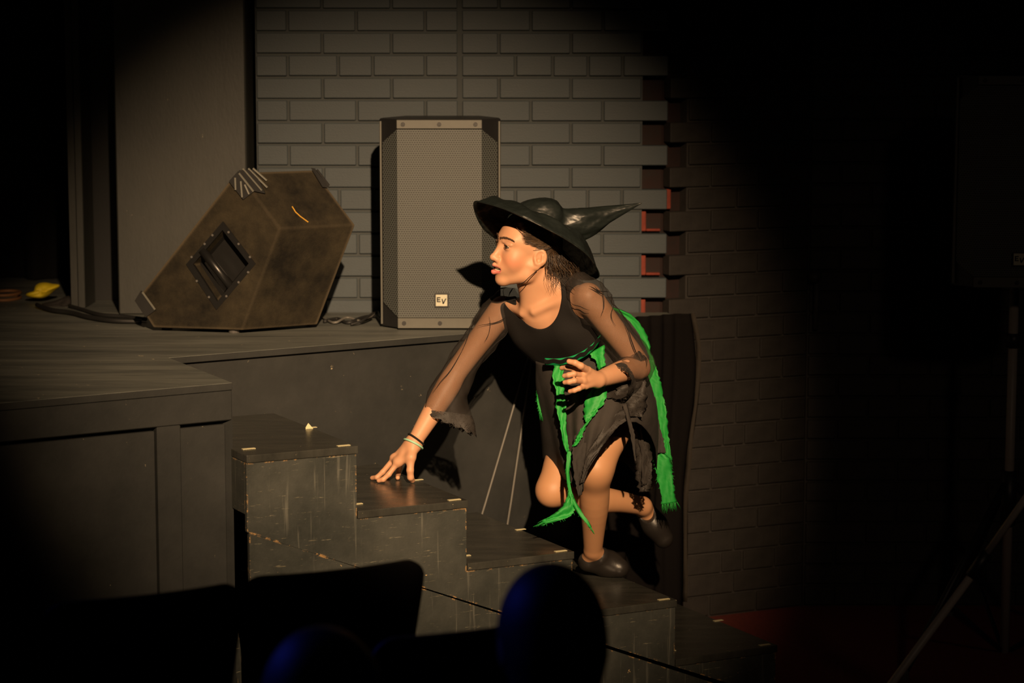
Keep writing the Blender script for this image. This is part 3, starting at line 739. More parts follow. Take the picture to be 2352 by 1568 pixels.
def lace_mat():
    m = NT('black_lace'); v = m.coord(); vo = m.n('ShaderNodeTexVoronoi', feature='DISTANCE_TO_EDGE'); m.t.links.new(v, vo.inputs['Vector']); vo.inputs['Scale'].default_value = 300
    al = m.ramp(vo.outputs['Distance'], [(.16, 1.), (.22, .0)]); n2 = m.ramp(m.noise(v, 90, 2, .5), [(.48, 0.), (.55, 1.)])
    m.put(m.b.inputs['Alpha'], m.math('MAXIMUM', al, n2)); m.b.inputs['Base Color'].default_value = (.030, .026, .023, 1); m.set(Roughness=.65); return m.m
M['lace'] = lace_mat()
def green_mat():
    m = NT('green_chiffon'); v = m.coord('Object', (1, 1, .25)); nz = m.noise(v, 260, 3, .6); big = m.noise(m.coord(), 18, 3)
    m.put(m.b.inputs['Base Color'], m.mix(big, (.010, .25, .032), (.014, .37, .048))); m.set(Roughness=.6); m.bump(nz, .35, .001)
    return m.m
M['green'] = green_mat(); M['ribbon'] = plain('satin_green_ribbon', (.010, .38, .12), .4)
M['sequin'] = plain('black_sequins', (.012, .012, .012), .2)
M['hair'] = plain('dark_brown_hair', (.032, .020, .012), .42)
M['shoe'] = plain('worn_black_leather', (.022, .019, .017), .38, 0, .2, 90)

girl = empty('person', (.23, 6.37, .337)); prop(girl, 'person in black and green witch costume climbing the steps on one hand', 'person')
goff = -Vector((.23, 6.37, .337))
def gp_(o): o.parent = girl; o.location = goff; return o
def gb(mb, name, mat, smooth=True): return gp_(mb.build(name, M[mat], None, smooth))
# -- head frame
HA, HP, HR, HK = R(26), R(6), R(-6), .905
Fh = Vector((-math.cos(HA), -math.sin(HA), 0)); Lh = Vector((math.sin(HA), -math.cos(HA), 0)); Uh = Vector((0, 0, 1))
Fh, Uh = Fh*math.cos(HP) + Uh*math.sin(HP), Uh*math.cos(HP) - Fh*math.sin(HP)
Lh, Uh = Lh*math.cos(HR) + Uh*math.sin(HR), Uh*math.cos(HR) - Lh*math.sin(HR)
HC = Vector((.0385, 6.22, 1.288))
def hd(f, l, u): return HC + (Fh*f + Lh*l + Uh*u) * HK
HX = (Fh, Lh, Uh)
def hell(c, r, k=.012, op='u'): return ell(hd(*c), [q*HK for q in r], HX, k, op)
def hcone(a, b, ra, rb, k=.01, op='u'): return cone(hd(*a), hd(*b), ra*HK, rb*HK, k, op)
P_ = []
# -- torso
shR, shL = Vector((-.026, 6.375, 1.118)), Vector((.204, 6.170, 1.176)); sd = (shL - shR).normalized()
neckb = Vector((.074, 6.262, 1.150)); pelv = Vector((.275, 6.44, .885))
Ft = Vector((-.669, -.743, 0))
def across(c, hw, r, k=.05): return cone(Vector(c) - sd*hw, Vector(c) + sd*hw, r, r, k)
TORSO = [across((.112, 6.298, 1.085), .062, .070), across((.165, 6.335, 1.030), .055, .072), across((.208, 6.37, .965), .040, .068), across(pelv, .050, .074),
         cone(neckb + Vector((.012, .012, -.012)), shL - sd*.02 + Vector((.004, .006, -.010)), .046, .038, .03), cone(neckb + Vector((.01, .012, -.03)), shR + sd*.02 + Vector((.004, .006, -.014)), .046, .040, .03)]
TORSO += [cone(hd(-.045, .008, -.055), shL - sd*.058 + Vector((.004, .016, .006)), .040, .034, .03)]
P_ += TORSO
P_ += [cone(hd(-.022, 0, -.045), neckb + Vector((.006, .006, -.02)), .046, .050, .03)]
P_ += [cone(hd(-.012, .040, -.04), neckb + Ft*.038 - sd*.012 + Vector((0, 0, -.008)), .013, .011, .02)]           # neck muscle to the collar bone
for sh_, sg in ((shR, -1), (shL, 1)):                                                                             # collar bones
    P_ += [cone(neckb + Ft*.046 + sd*.022*sg + Vector((0, 0, -.024)), sh_ + Ft*.018 - sd*.03*sg + Vector((0, 0, .014)), .0055, .006, .020)]
# -- arms
elR, wrR = Vector((-.147, 6.24, .969)), Vector((-.266, 6.165, .778)); elL, wrL = Vector((.346, 6.20, .986)), Vector((.226, 6.035, .970))
P_ += limb([shR, shR.lerp(elR, .4), elR, elR.lerp(wrR, .25), elR.lerp(wrR, .7), wrR], [.038, .035, .030, .033, .0255, .0195], .012)
P_ += limb([shL, shL.lerp(elL, .4), elL, elL.lerp(wrL, .25), elL.lerp(wrL, .7), wrL], [.038, .034, .029, .031, .026, .0205], .012)
# -- hands
ZT2 = RISE * 4
def tip(x, y, r=.0068): return onz(x, y, ZT2) + Vector((0, 0, r))
def finger(pts, r0=.0078, r1=.0062): 
    n = len(pts); return chain(pts, [r0 + (r1 - r0) * i / (n - 1) for i in range(n)], .0035)
mR = [at(914, 1061, 6.150), at(906, 1052, 6.172), at(912, 1050, 6.195), at(922, 1053, 6.212)]
P_ += [cone(wrR, m_, .018, .0105, .012) for m_ in mR] + [cone(mR[k], mR[k+1], .0105, .0105, .008) for k in range(3)]
P_ += finger([mR[0], at(893, 1089, 6.142), at(880, 1101, 6.14), tip(870, 1109)])
P_ += finger([mR[1], at(879, 1084, 6.17), at(866, 1096, 6.168), tip(855, 1103)])
P_ += finger([mR[2], at(897, 1074, 6.215), at(890, 1090, 6.215), tip(884, 1099)])
P_ += finger([mR[3], at(917, 1076, 6.230), at(914, 1090, 6.222), tip(913.5, 1102.5)], .0078, .0062)
P_ += [cone(wrR, at(944, 1050, 6.135), .017, .0125, .012)] + finger([at(944, 1050, 6.135), at(942, 1080, 6.128), at(943, 1096, 6.13), tip(947, 1109, .0075)], .0108, .0078)
P_ += [cone(at(944, 1050, 6.135), mR[0], .009, .009, .014)]
mL = [at(1340, 853, 6.002), at(1337, 862, 5.990), at(1339, 874, 5.990), at(1345, 886, 6.000)]
P_ += [cone(wrL, m_, .0180, .0085, .006) for m_ in mL] + [cone(mL[k], mL[k+1], .0085, .0085, .006) for k in range(3)]
P_ += finger([mL[0], at(1318, 847, 6.000), at(1302, 844, 6.012), at(1290, 845, 6.026)])
P_ += finger([mL[1], at(1318, 858, 5.962), at(1306, 861, 5.960), at(1296, 863, 5.968)])
P_ += finger([mL[2], at(1319, 874, 5.958), at(1307, 877, 5.957), at(1297, 878, 5.965)])
P_ += finger([mL[3], at(1330, 892, 5.972), at(1319, 896.5, 5.970), at(1309, 898.5, 5.976)], .0072, .0058)
P_ += [cone(wrL, at(1350, 850, 5.995), .017, .0105, .012)] + finger([at(1350, 850, 5.995), at(1334, 840, 5.965), at(1321, 833, 5.962), at(1307, 830, 5.968)], .0098, .0070)
# -- legs
hipL, hipR = pelv + sd*.062 + Vector((0, 0, -.01)), pelv - sd*.075 + Vector((0, 0, -.01))
knL, anL = at(1368, 1080, 6.250), at(1362, 1262, 6.44); knR, anR = Vector((.117, 6.33, .620)), Vector((.378, 6.57, .522))
calfL = knL.lerp(anL, .36) + Vector((0, .002, .0)); calfR = knR.lerp(anR, .36) + Vector((0, .006, -.010))
P_ += limb([hipL, hipL.lerp(knL, .5), knL], [.058, .055, .0395], .03) + limb([knL + Vector((0, -.004, .012)), calfL, knL.lerp(anL, .72), anL], [.0385, .0415, .0325, .0265], .045)
P_ += limb([hipR, hipR.lerp(knR, .5), knR], [.072, .062, .046], .03) + limb([knR, calfR, knR.lerp(anR, .72), anR], [.044, .0435, .032, .0265], .02) + [ball(knR + Vector((-.010, -.008, -.010)), .036, .02)]
heL, baL, toL = at(1351, 1286, 6.475), onz(1399, 1322, .336) + Vector((0, 0, .033)), onz(1424, 1325, .336) + Vector((0, 0, .026))
P_ += chain([anL, heL, baL], [.022, .022, .021], .008) + [cone(anL, baL, .022, .021, .010)]
heR, toR = anR + Vector((.012, .03, -.022)), at(1524, 1236, 6.60)
P_ += chain([anR, heR, toR], [.026, .025, .02], .012)
# -- head
P_ += [hell((-.010, 0, .034), (.094, .073, .077), .02), hell((.040, 0, .042), (.048, .060, .054), .02), hell((.040, 0, -.022), (.047, .054, .070), .02)]
for s_ in (-1, 1):
    P_ += [hcone((.005, .050*s_, -.030), (.012, .046*s_, -.058), .022, .018, .02), hcone((.012, .046*s_, -.058), (.062, .010*s_, -.080), .018, .0145, .016),
           hell((.055, .034*s_, -.018), (.026, .024, .028), .022),                                       # cheek
           hcone((.080, .010*s_, .040), (.066, .042*s_, .041), .010, .010, .014),                        # brow
           hell((.099, .031*s_, .0215), (.017, .017, .012), .012, 's'),                                   # eye socket
           ell(hd(.0740, .031*s_, .0215), [.0152*HK]*3, HX, .004), hcone((.0885, .017*s_, .0325), (.0775, .0465*s_, .0285), .0035, .0035, .005)]                                       # lids over the eye
    P_ += [hcone((.0955, .0195*s_, .0200), (.0835, .0455*s_, .0208), .0056, .0040, .0012, 's')]           # the slit between the lids
    ec = (-.010, .0745*s_, -.002); EX = (Fh*math.cos(R(24)) - Lh*s_*math.sin(R(24)), Lh*s_*math.cos(R(24)) + Fh*math.sin(R(24)), Uh)
    def eo(f_, o_, u_): return hd(*ec) + (EX[0]*f_ + EX[1]*o_ + EX[2]*u_)*HK
    P_ += [ell(eo(0, .002, .004), [.0205*HK, .0075*HK, .0270*HK], EX, .005), ell(eo(.007, .001, -.022), [.0105*HK, .0065*HK, .0125*HK], EX, .006)]
    P_ += [ell(eo(.0005, .0095, .004), [.0155*HK, .0072*HK, .0218*HK], EX, .002, 's')]
    P_ += [cone(eo(.0135, .005, -.004), eo(.010, .006, -.014), .0042*HK, .0045*HK, .004), cone(eo(-.006, .0045, .012), eo(-.0075, .0045, -.008), .0030*HK, .0034*HK, .004), cone(eo(-.0075, .0045, -.008), eo(.004, .005, -.016), .0034*HK, .0040*HK, .004),
           ball(eo(.004, .006, -.003), .0050*HK, .003, 's')]
P_ += [hcone((.083, 0, .026), (.104, 0, -.016), .0085, .0095, .012), ball(hd(.1075, 0, -.0185), .0100*HK, .006),
       hell((.097, .0105, -.0225), (.0100, .0068, .0078), .005), hell((.097, -.0105, -.0225), (.0100, .0068, .0078), .005),
       hell((.100, .0065, -.0315), (.0050, .0032, .0040), .002, 's'), hell((.100, -.0065, -.0315), (.0050, .0032, .0040), .002, 's')]
P_ += [hell((.070, 0, -.0845), (.0165, .019, .0155), .016)]                                                # chin
P_ += [hell((.072, 0, -.047), (.026, .030, .024), .016)]                                                 # muzzle
P_ += [hcone((.1005, 0, -.0410), (.081, .024, -.0490), .0056, .0030, .004), hcone((.1005, 0, -.0410), (.081, -.024, -.0490), .0056, .0030, .004),
       hcone((.0985, 0, -.0610), (.080, .022, -.0545), .0078, .0036, .004), hcone((.0985, 0, -.0610), (.080, -.022, -.0545), .0078, .0036, .004)]
P_ += [hell((.096, 0, -.0508), (.024, .0240, .0052), .003, 's')]                                         # open mouth
co, fc = surface(P_, .002)
handmask = (np.linalg.norm(co - vn(wrR), axis=1) < .16) | (np.linalg.norm(co - vn(wrL), axis=1) < .13)
co = relax(co, fc, (co[:, 2] < 1.10) & ~handmask, 14)
# -- colour of the skin, the make-up and the tan tights
tone = np.tile(np.array([.62, .335, .190]), (len(co), 1))
rel = (co - vn(HC)) @ np.array([vn(Fh), vn(Lh), vn(Uh)]).T / HK
def dab(c, rad, colr, amt):
    d2 = (((rel - V3(c)) / V3(rad)) ** 2).sum(1); w = (np.exp(-d2 * 1.4) * amt)[:, None]; tone[:] = tone * (1 - w) + np.array(colr) * w
isleg = co[:, 2] < .80 + .0 ; lm = isleg & (co[:, 0] > .03) & (np.linalg.norm(co - vn(wrR), axis=1) > .2)
tone[lm] = (.55, .290, .145)
for s_ in (-1, 1):
    dab((.060, .042*s_, -.020), (.030, .030, .024), (.72, .19, .10), .75)
    dab((.084, .028*s_, .008), (.02, .014, .009), (.36, .20, .15), .5)
    dab((.086, .031*s_, .032), (.02, .020, .006), (.36, .20, .15), .35)
lip = (rel[:, 0] > .078) & (np.abs(rel[:, 1]) < .026)
up_ = lip & (np.abs(rel[:, 2] + .0420 + .28*np.abs(rel[:, 1])) < .0048) & (rel[:, 0] > .088); lo_ = lip & (np.abs(rel[:, 2] + .0610 - .28*np.abs(rel[:, 1])) < .0074) & (rel[:, 0] > .087)
tone[up_] = (.56, .20, .15); tone[lo_] = (.72, .20, .17)
inside = (rel[:, 0] < .090) & (rel[:, 0] > .06) & (np.abs(rel[:, 1]) < .022) & (np.abs(rel[:, 2] + .0508) < .0058); tone[inside] = (.10, .02, .02)
body = link('body', np_mesh('body', co, fc, M['skin'], tone)); gp_(body)
# -- eyes, brows, teeth
def eye_mat():
    m = NT('eye_white'); m.b.inputs['Base Color'].default_value = (.62, .52, .42, 1); m.set(Roughness=.15); return m.m
M['brow'] = plain('brown_brow', (.10, .052, .028), .7); M['eye'] = eye_mat(); M['iris'] = plain('dark_iris', (.035, .022, .014), .12); M['tooth'] = plain('tooth', (.72, .60, .42), .25)
for s_ in (-1, 1):
    mb = MB(); bmesh.ops.create_uvsphere(mb.bm, u_segments=24, v_segments=14, radius=.0134*HK, matrix=Matrix.Translation(hd(.0740, .031*s_, .0210)))
    ey = gb(mb, 'eye', 'eye')
    gz = (Fh + Lh*.06 - Uh*.05).normalized(); c_ = hd(.0740, .031*s_, .0210) + gz*.0124*HK
    mb = MB(); q_ = gz.to_track_quat('Z', 'Y').to_matrix().to_4x4(); mb.M = Matrix.Translation(c_) @ q_; mb.lathe([(.0064*HK, -.0012), (.0056*HK, .0004), (.003*HK, .0012)], 18)
    ir = mb.build('iris', M['iris'], ey, True)
    mb = MB(); rnd = random.Random(5 + s_)
    for k in range(150):                                  # brow hairs
        t_ = k / 149; l_ = .003 + .052*t_; f_ = .0935 + .0045*max(0, 1 - l_/.018) - .10*max(0, l_ - .004) - 7.6*max(0, l_ - .014)**2; u_ = .0400 + .0075*math.sin(2.1*t_ + .1) - .004*max(0, t_ - .6) + rnd.uniform(-.0040, .0040)*(1 - .7*t_)
        a = hd(f_ - .001, l_*s_, u_); b = hd(f_ - .0015, (l_ + .008)*s_, u_ + .003*(1 - 1.6*t_)); mb.tube([a, a.lerp(b, .5) + Fh*.001 + Lh*.0012*s_, b], [.0005, .0005, .0002], 4)
    gb(mb, 'eyebrow', 'brow')
    for nm, du_, rr in (('upper_lashes', .0060, .0010), ('lower_lashes', -.0046, .0005)):
        mb = MB(); pts = []
        for k in range(9):
            t_ = -1 + k/4; v_ = (Vector((.0132*math.sqrt(max(.05, 1 - .72*t_*t_)), 0.0142*t_*s_, (du_ + .0005)*(1 - t_*t_) - .0006)))
            pts.append(hd(.0740 + v_.x + .0020, .031*s_ + v_.y, .0205 + v_.z))
        mb.tube(pts, rr, 5); gb(mb, nm, 'hair')
for u0, n_, nm in ((-.0465, 1, 'upper_teeth'), (-.0570, -1, 'lower_teeth')):
    mb = MB()
    for k in range(-4, 5):
        a_ = k * .26; l_ = .0185*math.sin(a_); f_ = .074 + .0185*math.cos(a_)
        c0 = hd(f_, l_, u0); mb.M = Matrix.Translation(c0) @ Matrix(((Fh.x, Lh.x, Uh.x, 0), (Fh.y, Lh.y, Uh.y, 0), (Fh.z, Lh.z, Uh.z, 0), (0, 0, 0, 1))) @ Matrix.Rotation(a_, 4, 'Z')
        mb.box((-.002, -.0022, -.0035), (.0012, .0022, .0035))
    mb.bevel(.0006); gb(mb, nm, 'tooth', False)
# -- hair: a cap close to the skull, then strands combed back and hanging at the nape
HAIRP = [hell((-.012, 0, .035), (.0985, .0775, .0815), .01), hell((-.035, 0, -.010), (.070, .068, .062), .02)]
HAIRP += [hell((.112, 0, .0), (.082, .20, .0985), .006, 's'), hell((.052, .0, -.060), (.062, .2, .075), .010, 's'), hell((-.030, 0, -.095), (.075, .2, .045), .010, 's')]
HAIRP += [hell((.014, .088, -.006), (.056, .036, .056), .006, 's'), hell((-.022, .075, -.050), (.040, .034, .040), .006, 's'), hell((.004, -.088, -.010), (.044, .030, .046), .006, 's')]
co, fc = surface(HAIRP, .003)
def hair_mat():
    m = NT('brown_hair'); v = m.coord('Object', (1, 1, 1)); w = m.noise(m.coord('Object', (2, 2, 9)), 130, 3, .6)
    m.put(m.b.inputs['Base Color'], m.mix(m.ramp(w, [(.35, 0.), (.7, 1.)]), (.022, .013, .008), (.085, .052, .028))); m.set(Roughness=.4); m.bump(w, .5, .002); return m.m
M['haircap'] = hair_mat(); M['hairlight'] = plain('lit_brown_hair', (.11, .066, .034), .4)  # second tone: lighter brown strands among the dark ones
hair = link('hair', np_mesh('hair', co, fc, M['haircap'])); gp_(hair)
rnd = random.Random(11)
mbs = [MB(), MB()]
def strand(pts, r, which): 
    out_ = []
    for i in range(len(pts) - 1):
        p0_, p1_, p2_, p3_ = pts[max(i-1, 0)], pts[i], pts[i+1], pts[min(i+2, len(pts)-1)]
        for k in range(4):
            t_ = k/4; out_.append(.5*((2*p1_) + (p2_-p0_)*t_ + (2*p0_-5*p1_+4*p2_-p3_)*t_*t_ + (3*p1_-p0_-3*p2_+p3_)*t_**3))
    out_.append(pts[-1]); n_ = len(out_); mbs[which].tube(out_, [r*(1 - .85*(i/(n_-1))**2)*min(1, .25 + 5*i/n_) for i in range(n_)], 4)
J = lambda a: Vector((rnd.uniform(-a, a), rnd.uniform(-a, a), rnd.uniform(-a, a)))
for k in range(430):      # combed back over the temple towards the knot behind the ear
    t_ = rnd.random(); u0 = .100 - .082*t_ + rnd.uniform(-.004, .004); f0 = .070 - .040*t_ - .02*abs(t_ - .5) + rnd.triangular(-.018, .016, -.004)
    l0 = .050 + .022*math.sin(math.pi*min(1, t_*1.1)); up = max(u0, .034 + .01*rnd.random())
    a = hd(f0, l0 + .001, u0); b = hd(f0 - .035, .0775 - .012*max(0, .45 - t_), u0*.5 + up*.5); c_ = hd(f0*.4 - .050, .0785, up*.75 + .012); d_ = hd(-.085, .052 + rnd.uniform(-.008, .008), .010 + rnd.uniform(-.02, .03))
    strand([a, b + J(.002), c_ + J(.002), d_], rnd.uniform(.0003, .0007), rnd.random() < .6)
for k in range(420):      # loose hair hanging from behind the ear over the neck
    t_ = rnd.random()**.8; a = hd(-.046 - .045*t_, .066 - .02*t_, .034 - .05*rnd.random()); L_ = rnd.uniform(.35, 1.0)
    e_ = at(1256 + 76*t_ + rnd.uniform(-6, 6), 592 + 40*L_ + 30*t_*L_ + rnd.uniform(-6, 6), 6.170 + .07*t_ + rnd.uniform(-.02, .03))
    m_ = a.lerp(e_, .5) + Vector((-.004, -.006, .010)) + J(.005)
    strand([a, m_, e_, e_ + Vector((rnd.uniform(-.008, .012), rnd.uniform(-.01, .01), -rnd.uniform(.002, .016)))], rnd.uniform(.0005, .0009), rnd.random() < .25)
for k in range(40):       # fine wisps at the forehead and on the neck
    t_ = rnd.random(); a = hd(.074 - .03*t_, .045 + .02*t_, .088 - .03*t_); strand([a, a + Lh*.004 - Uh*.006 - Fh*.006, a + Lh*.003 - Uh*.014 - Fh*.018 + J(.003)], .0004, 1)
for k in range(40):
    a = at(rnd.uniform(1252, 1310), rnd.uniform(615, 640), 6.18); e_ = at(rnd.uniform(1252, 1325), rnd.uniform(650, 678), 6.168); strand([a, a.lerp(e_, .5) + J(.008), e_ + J(.004)], .00035, 0)
mbs[0].build('strands', M['hair'], hair, True)['kind'] = 'stuff'; mbs[1].build('strands', M['hairlight'], hair, True)['kind'] = 'stuff'

# -- bodice, fitted over the torso with a scoop neck
def grow(q, d): 
    f0 = q['f']; return dict(f=lambda p: f0(p) - d, lo=q['lo'] - d, hi=q['hi'] + d, k=q['k'], op=q['op'])
BOD = [grow(q, .0065) for q in TORSO]
nk = at(1246, 668, 6.2); vdir = (nk - Vector((0, 0, CAM_H))).normalized(); vx = Vector((1, 0, 0)); vx = (vx - vdir*vx.dot(vdir)).normalized(); vz = vx.cross(vdir); vz = vz if vz.z > 0 else -vz
tl = Matrix.Rotation(R(-6), 4, vdir)
BOD += [ell(at(1236, 668, 6.27), (.065, .30, .104), (tl @ vx, vdir, tl @ vz), .004, 's')]
BOD += [ell(shL + sd*.006 + Vector((.01, 0, -.02)), (.050, .09, .085), (sd, Ft, Vector((0, 0, 1))), .004, 's'), ell(shR - sd*.036 + Vector((0, 0, -.02)), (.052, .09, .085), (sd, Ft, Vector((0, 0, 1))), .004, 's')]
spine = (neckb - pelv).normalized(); BOD += [half(-spine, float(vn(-spine) @ vn(Vector((.222, 6.382, .945)))), .003)]
co, fc = surface(BOD, .0025)
gp_(link('bodice', np_mesh('bodice', co, fc, M['knit'])))

# -- cloth tools
def spline(pts, n=6):
    P0 = [np.array(p, float) for p in pts]; o = []
    for i in range(len(P0) - 1):
        a, b, c_, d_ = P0[max(i-1, 0)], P0[i], P0[i+1], P0[min(i+2, len(P0)-1)]
        for k in range(n):
            t_ = k/n; o.append(.5*((2*b) + (c_-a)*t_ + (2*a-5*b+4*c_-d_)*t_*t_ + (3*b-a-3*c_+d_)*t_**3))
    o.append(P0[-1]); return o
def thick(o, t_=.0012): so = o.modifiers.new('thick', 'SOLIDIFY'); so.thickness = t_; return o
def grid(mb, rows, closed=False):
    vr = [mb.verts([Vector(p) for p in r]) for r in rows]; n_ = len(rows[0])
    for a, b in zip(vr, vr[1:]):
        for i in range(n_ if closed else n_ - 1): mb.bm.faces.new([a[i], a[(i+1) % n_], b[(i+1) % n_], b[i]])
def yy(Y): return Y if Y > 6.2 else 6.2 - (6.2 - Y)*.58
def strip(name, rows, mat='green', nx=7, wave=.004, jag=2.0, fringe=0, seed=1, parent=None, label=None):
    """a torn length of cloth; rows: left x, left y, right x, right y, depth (photo spots at a depth)"""
    rd = random.Random(seed); rr = spline(rows, 7); G = []
    for j, (xl, yl, xr, yr, Y) in enumerate(rr):
        jg = jag*min(1, abs(xr - xl)/22); jl, jr = rd.uniform(-jg, jg), rd.uniform(-jg, jg); row = []
        for i in range(nx):
            u_ = i/(nx-1); x = xl + jl + (xr + jr - xl - jl)*u_; y = yl + (yr - yl)*u_
            row.append(at(x, y, yy(Y) + wave*math.sin(u_*7 + j*.35 + seed) + wave*.6*math.sin(u_*15 + seed*2)))
        G.append(row)
    mb = MB(); grid(mb, G)
    o = gb(mb, name, mat); thick(o)
    if label: o['label'] = label
    if fringe:
        mb = MB(); last = G[-1]; prev = G[-3]
        for k in range(fringe):
            u_ = rd.random()*(nx-1); i = min(int(u_), nx-2); a = last[i].lerp(last[i+1], u_ - i); d_ = (last[i] - prev[i]).normalized()
            e_ = a + d_*rd.uniform(.008, .026) + Vector((rd.uniform(-.006, .006), rd.uniform(-.004, .004), -.004)); mb.tube([a - d_*.004, a.lerp(e_, .5) + Vector((rd.uniform(-.002, .002), 0, 0)), e_], [.0006, .0006, .0003], 4)
        for k in range(fringe*2):
            j = rd.randrange(len(G)); sd_ = rd.choice((0, -1)); a = G[j][sd_]; q = (G[j][sd_] - G[j][1 if sd_ == 0 else -2]).normalized(); e_ = a + q*rd.uniform(.001, .005) + Vector((0, 0, -rd.uniform(0, .008))); mb.tube([a, e_], [.0005, .0003], 4)
        mb.build('fringe', M[mat], o, True)['kind'] = 'stuff'
    return o
# -- skirt: dark chiffon hung from the waist, longer and shorter points
cols = [[(1240,826,6.36),(1236,880,6.38),(1240,940,6.40),(1243,1000,6.42),(1246,1050,6.43)],
        [(1232,830,6.30),(1243,890,6.285),(1260,965,6.28),(1277,1040,6.27),(1300,1104,6.265)],
        [(1262,836,6.24),(1275,900,6.20),(1288,970,6.18),(1298,1050,6.17),(1308,1109,6.165)],
        [(1300,832,6.21),(1308,900,6.15),(1313,970,6.10),(1318,1040,6.08),(1322,1120,6.08)],
        [(1340,820,6.20),(1340,900,6.10),(1338,970,6.035),(1336,1040,6.02),(1338,1130,6.03)],
        [(1375,800,6.20),(1388,880,6.11),(1394,925,6.05),(1380,980,6.01),(1350,1078,6.01)],
        [(1392,785,6.24),(1420,870,6.16),(1436,915,6.12),(1445,940,6.11),(1435,968,6.085)],
        [(1405,760,6.31),(1465,845,6.27),(1500,915,6.25),(1506,965,6.255),(1502,1015,6.27)],
        [(1402,735,6.45),(1470,820,6.50),(1495,920,6.53),(1503,1010,6.54),(1498,1125,6.54)],
        [(1380,750,6.52),(1430,830,6.62),(1440,920,6.64),(1430,1000,6.62),(1425,1060,6.62)],
        [(1300,800,6.48),(1330,880,6.58),(1320,960,6.58),(1310,1020,6.55),(1300,1060,6.52)]]
cs_ = [spline(c_, 6) for c_ in cols]; NR = len(cs_[0]); rows = []
for j in range(NR):
    ring = [c_[j] for c_ in cs_]; ring2 = []
    n_ = len(ring)
    for i in range(n_):
        a, b, c_, d_ = ring[i-1], ring[i], ring[(i+1) % n_], ring[(i+2) % n_]
        for k in range(6):
            t_ = k/6; q = .5*((2*b) + (c_-a)*t_ + (2*a-5*b+4*c_-d_)*t_*t_ + (3*b-a-3*c_+d_)*t_**3)
            w = .010*(j/NR)*math.sin((i*6 + k)*1.05 + .1*j); ring2.append(at(q[0], q[1] + (random.uniform(-3, 3) if j == NR-1 else 0), yy(q[2]) + w))
    rows.append(ring2)
mb = MB(); grid(mb, rows, True); skirt = thick(gb(mb, 'skirt', 'chiffon'))
# -- waist ribbon with a black sequin wave
rib = [(1252,829,6.205),(1282,830,6.178),(1315,824,6.163),(1342,811,6.157),(1362,795,6.162),(1378,776,6.185)]
rr = spline(rib, 6); mb = MB(); grid(mb, [[at(x, y - 7, Y - .004) for x, y, Y in rr], [at(x, y, Y - .0055) for x, y, Y in rr], [at(x, y + 8, Y - .004) for x, y, Y in rr]]); wr_ = thick(gb(mb, 'waist_ribbon', 'ribbon'), .002)
mb = MB()
for k, (x, y, Y) in enumerate(spline(rib, 16)):
    for m_ in range(3): bmesh.ops.create_icosphere(mb.bm, subdivisions=1, radius=.0026, matrix=Matrix.Translation(at(x, y + 1.6*math.sin(k*.42) + (m_-1)*3.2, Y - .0085)))
mb.build('sequin_trim', M['sequin'], wr_)['kind'] = 'stuff'
# -- green strips
strip('skirt_strip', [(1274,836,1295,833,6.17),(1268,868,1295,868,6.14),(1278,900,1297,900,6.12),(1276,935,1299,935,6.11),(1285,968,1300,966,6.095),(1290,1004,1303,1002,6.08),(1300,1038,1308,1035,6.07)], seed=2, jag=2.5)
strip('skirt_strip', [(1303,1036,1314,1036,6.07),(1300,1065,1310,1065,6.06),(1300,1092,1308,1092,6.055),(1305,1125,1313,1125,6.055),(1312,1150,1320,1147,6.05),(1328,1180,1337,1176,6.04),(1345,1200,1351,1196,6.03),(1354,1212,1358,1210,6.03)], nx=4, wave=.002, jag=1, seed=3, fringe=8)
strip('skirt_strip', [(1306,1128,1314,1134,6.06),(1300,1148,1320,1158,6.05),(1285,1168,1316,1180,6.045),(1262,1186,1292,1193,6.04),(1244,1195,1252,1203,6.04)], seed=4, fringe=26, wave=.006)
strip('skirt_strip', [(1352,812,1386,792,6.15),(1372,838,1390,826,6.11),(1374,870,1390,862,6.07),(1352,905,1392,890,6.045),(1340,945,1392,918,6.02),(1346,968,1368,948,6.0),(1334,986,1346,978,5.995),(1322,1010,1336,1006,5.995),(1314,1026,1322,1024,6.0)], seed=5, jag=3)
strip('skirt_strip', [(1236,892,1242,890,6.33),(1233,905,1243,905,6.33),(1234,925,1243,925,6.33),(1239,945,1244,945,6.33)], seed=6, fringe=30, nx=4, wave=.002)
strip('skirt_strip', [(1397,703,1400,708,6.40),(1430,713,1422,722,6.42),(1462,733,1446,746,6.43),(1487,773,1466,784,6.44),(1496,812,1476,818,6.44),(1509,850,1486,852,6.44)], seed=7, jag=2)
strip('skirt_strip', [(1482,828,1500,826,6.42),(1484,860,1512,858,6.42),(1488,895,1520,893,6.42),(1498,930,1527,928,6.42),(1508,965,1532,962,6.42),(1518,1000,1535,998,6.42),(1524,1030,1540,1030,6.42),(1530,1060,1543,1058,6.42)], seed=8, jag=2, fringe=12)
strip('skirt_strip', [(1480,940,1494,938,6.41),(1480,975,1494,975,6.41),(1484,1010,1500,1008,6.41),(1494,1035,1516,1032,6.41),(1502,1058,1540,1056,6.405),(1508,1090,1544,1088,6.405),(1516,1125,1548,1120,6.405),(1522,1158,1554,1152,6.405)], seed=9, fringe=46, jag=2)
strip('chiffon_strip', [(1402,716,1412,712,6.405),(1432,745,1446,738,6.415),(1462,790,1476,784,6.42),(1484,835,1494,830,6.425),(1492,880,1502,876,6.43),(1496,930,1508,928,6.41),(1498,975,1514,972,6.405),(1504,1010,1524,1008,6.40),(1508,1040,1530,1040,6.395)], mat='chiffon', seed=10)
strip('chiffon_strip', [(1430,930,1440,928,6.07),(1440,965,1448,962,6.06),(1448,1000,1458,998,6.07),(1455,1040,1460,1040,6.08),(1458,1058,1461,1058,6.08)], mat='chiffon', seed=12, nx=4)
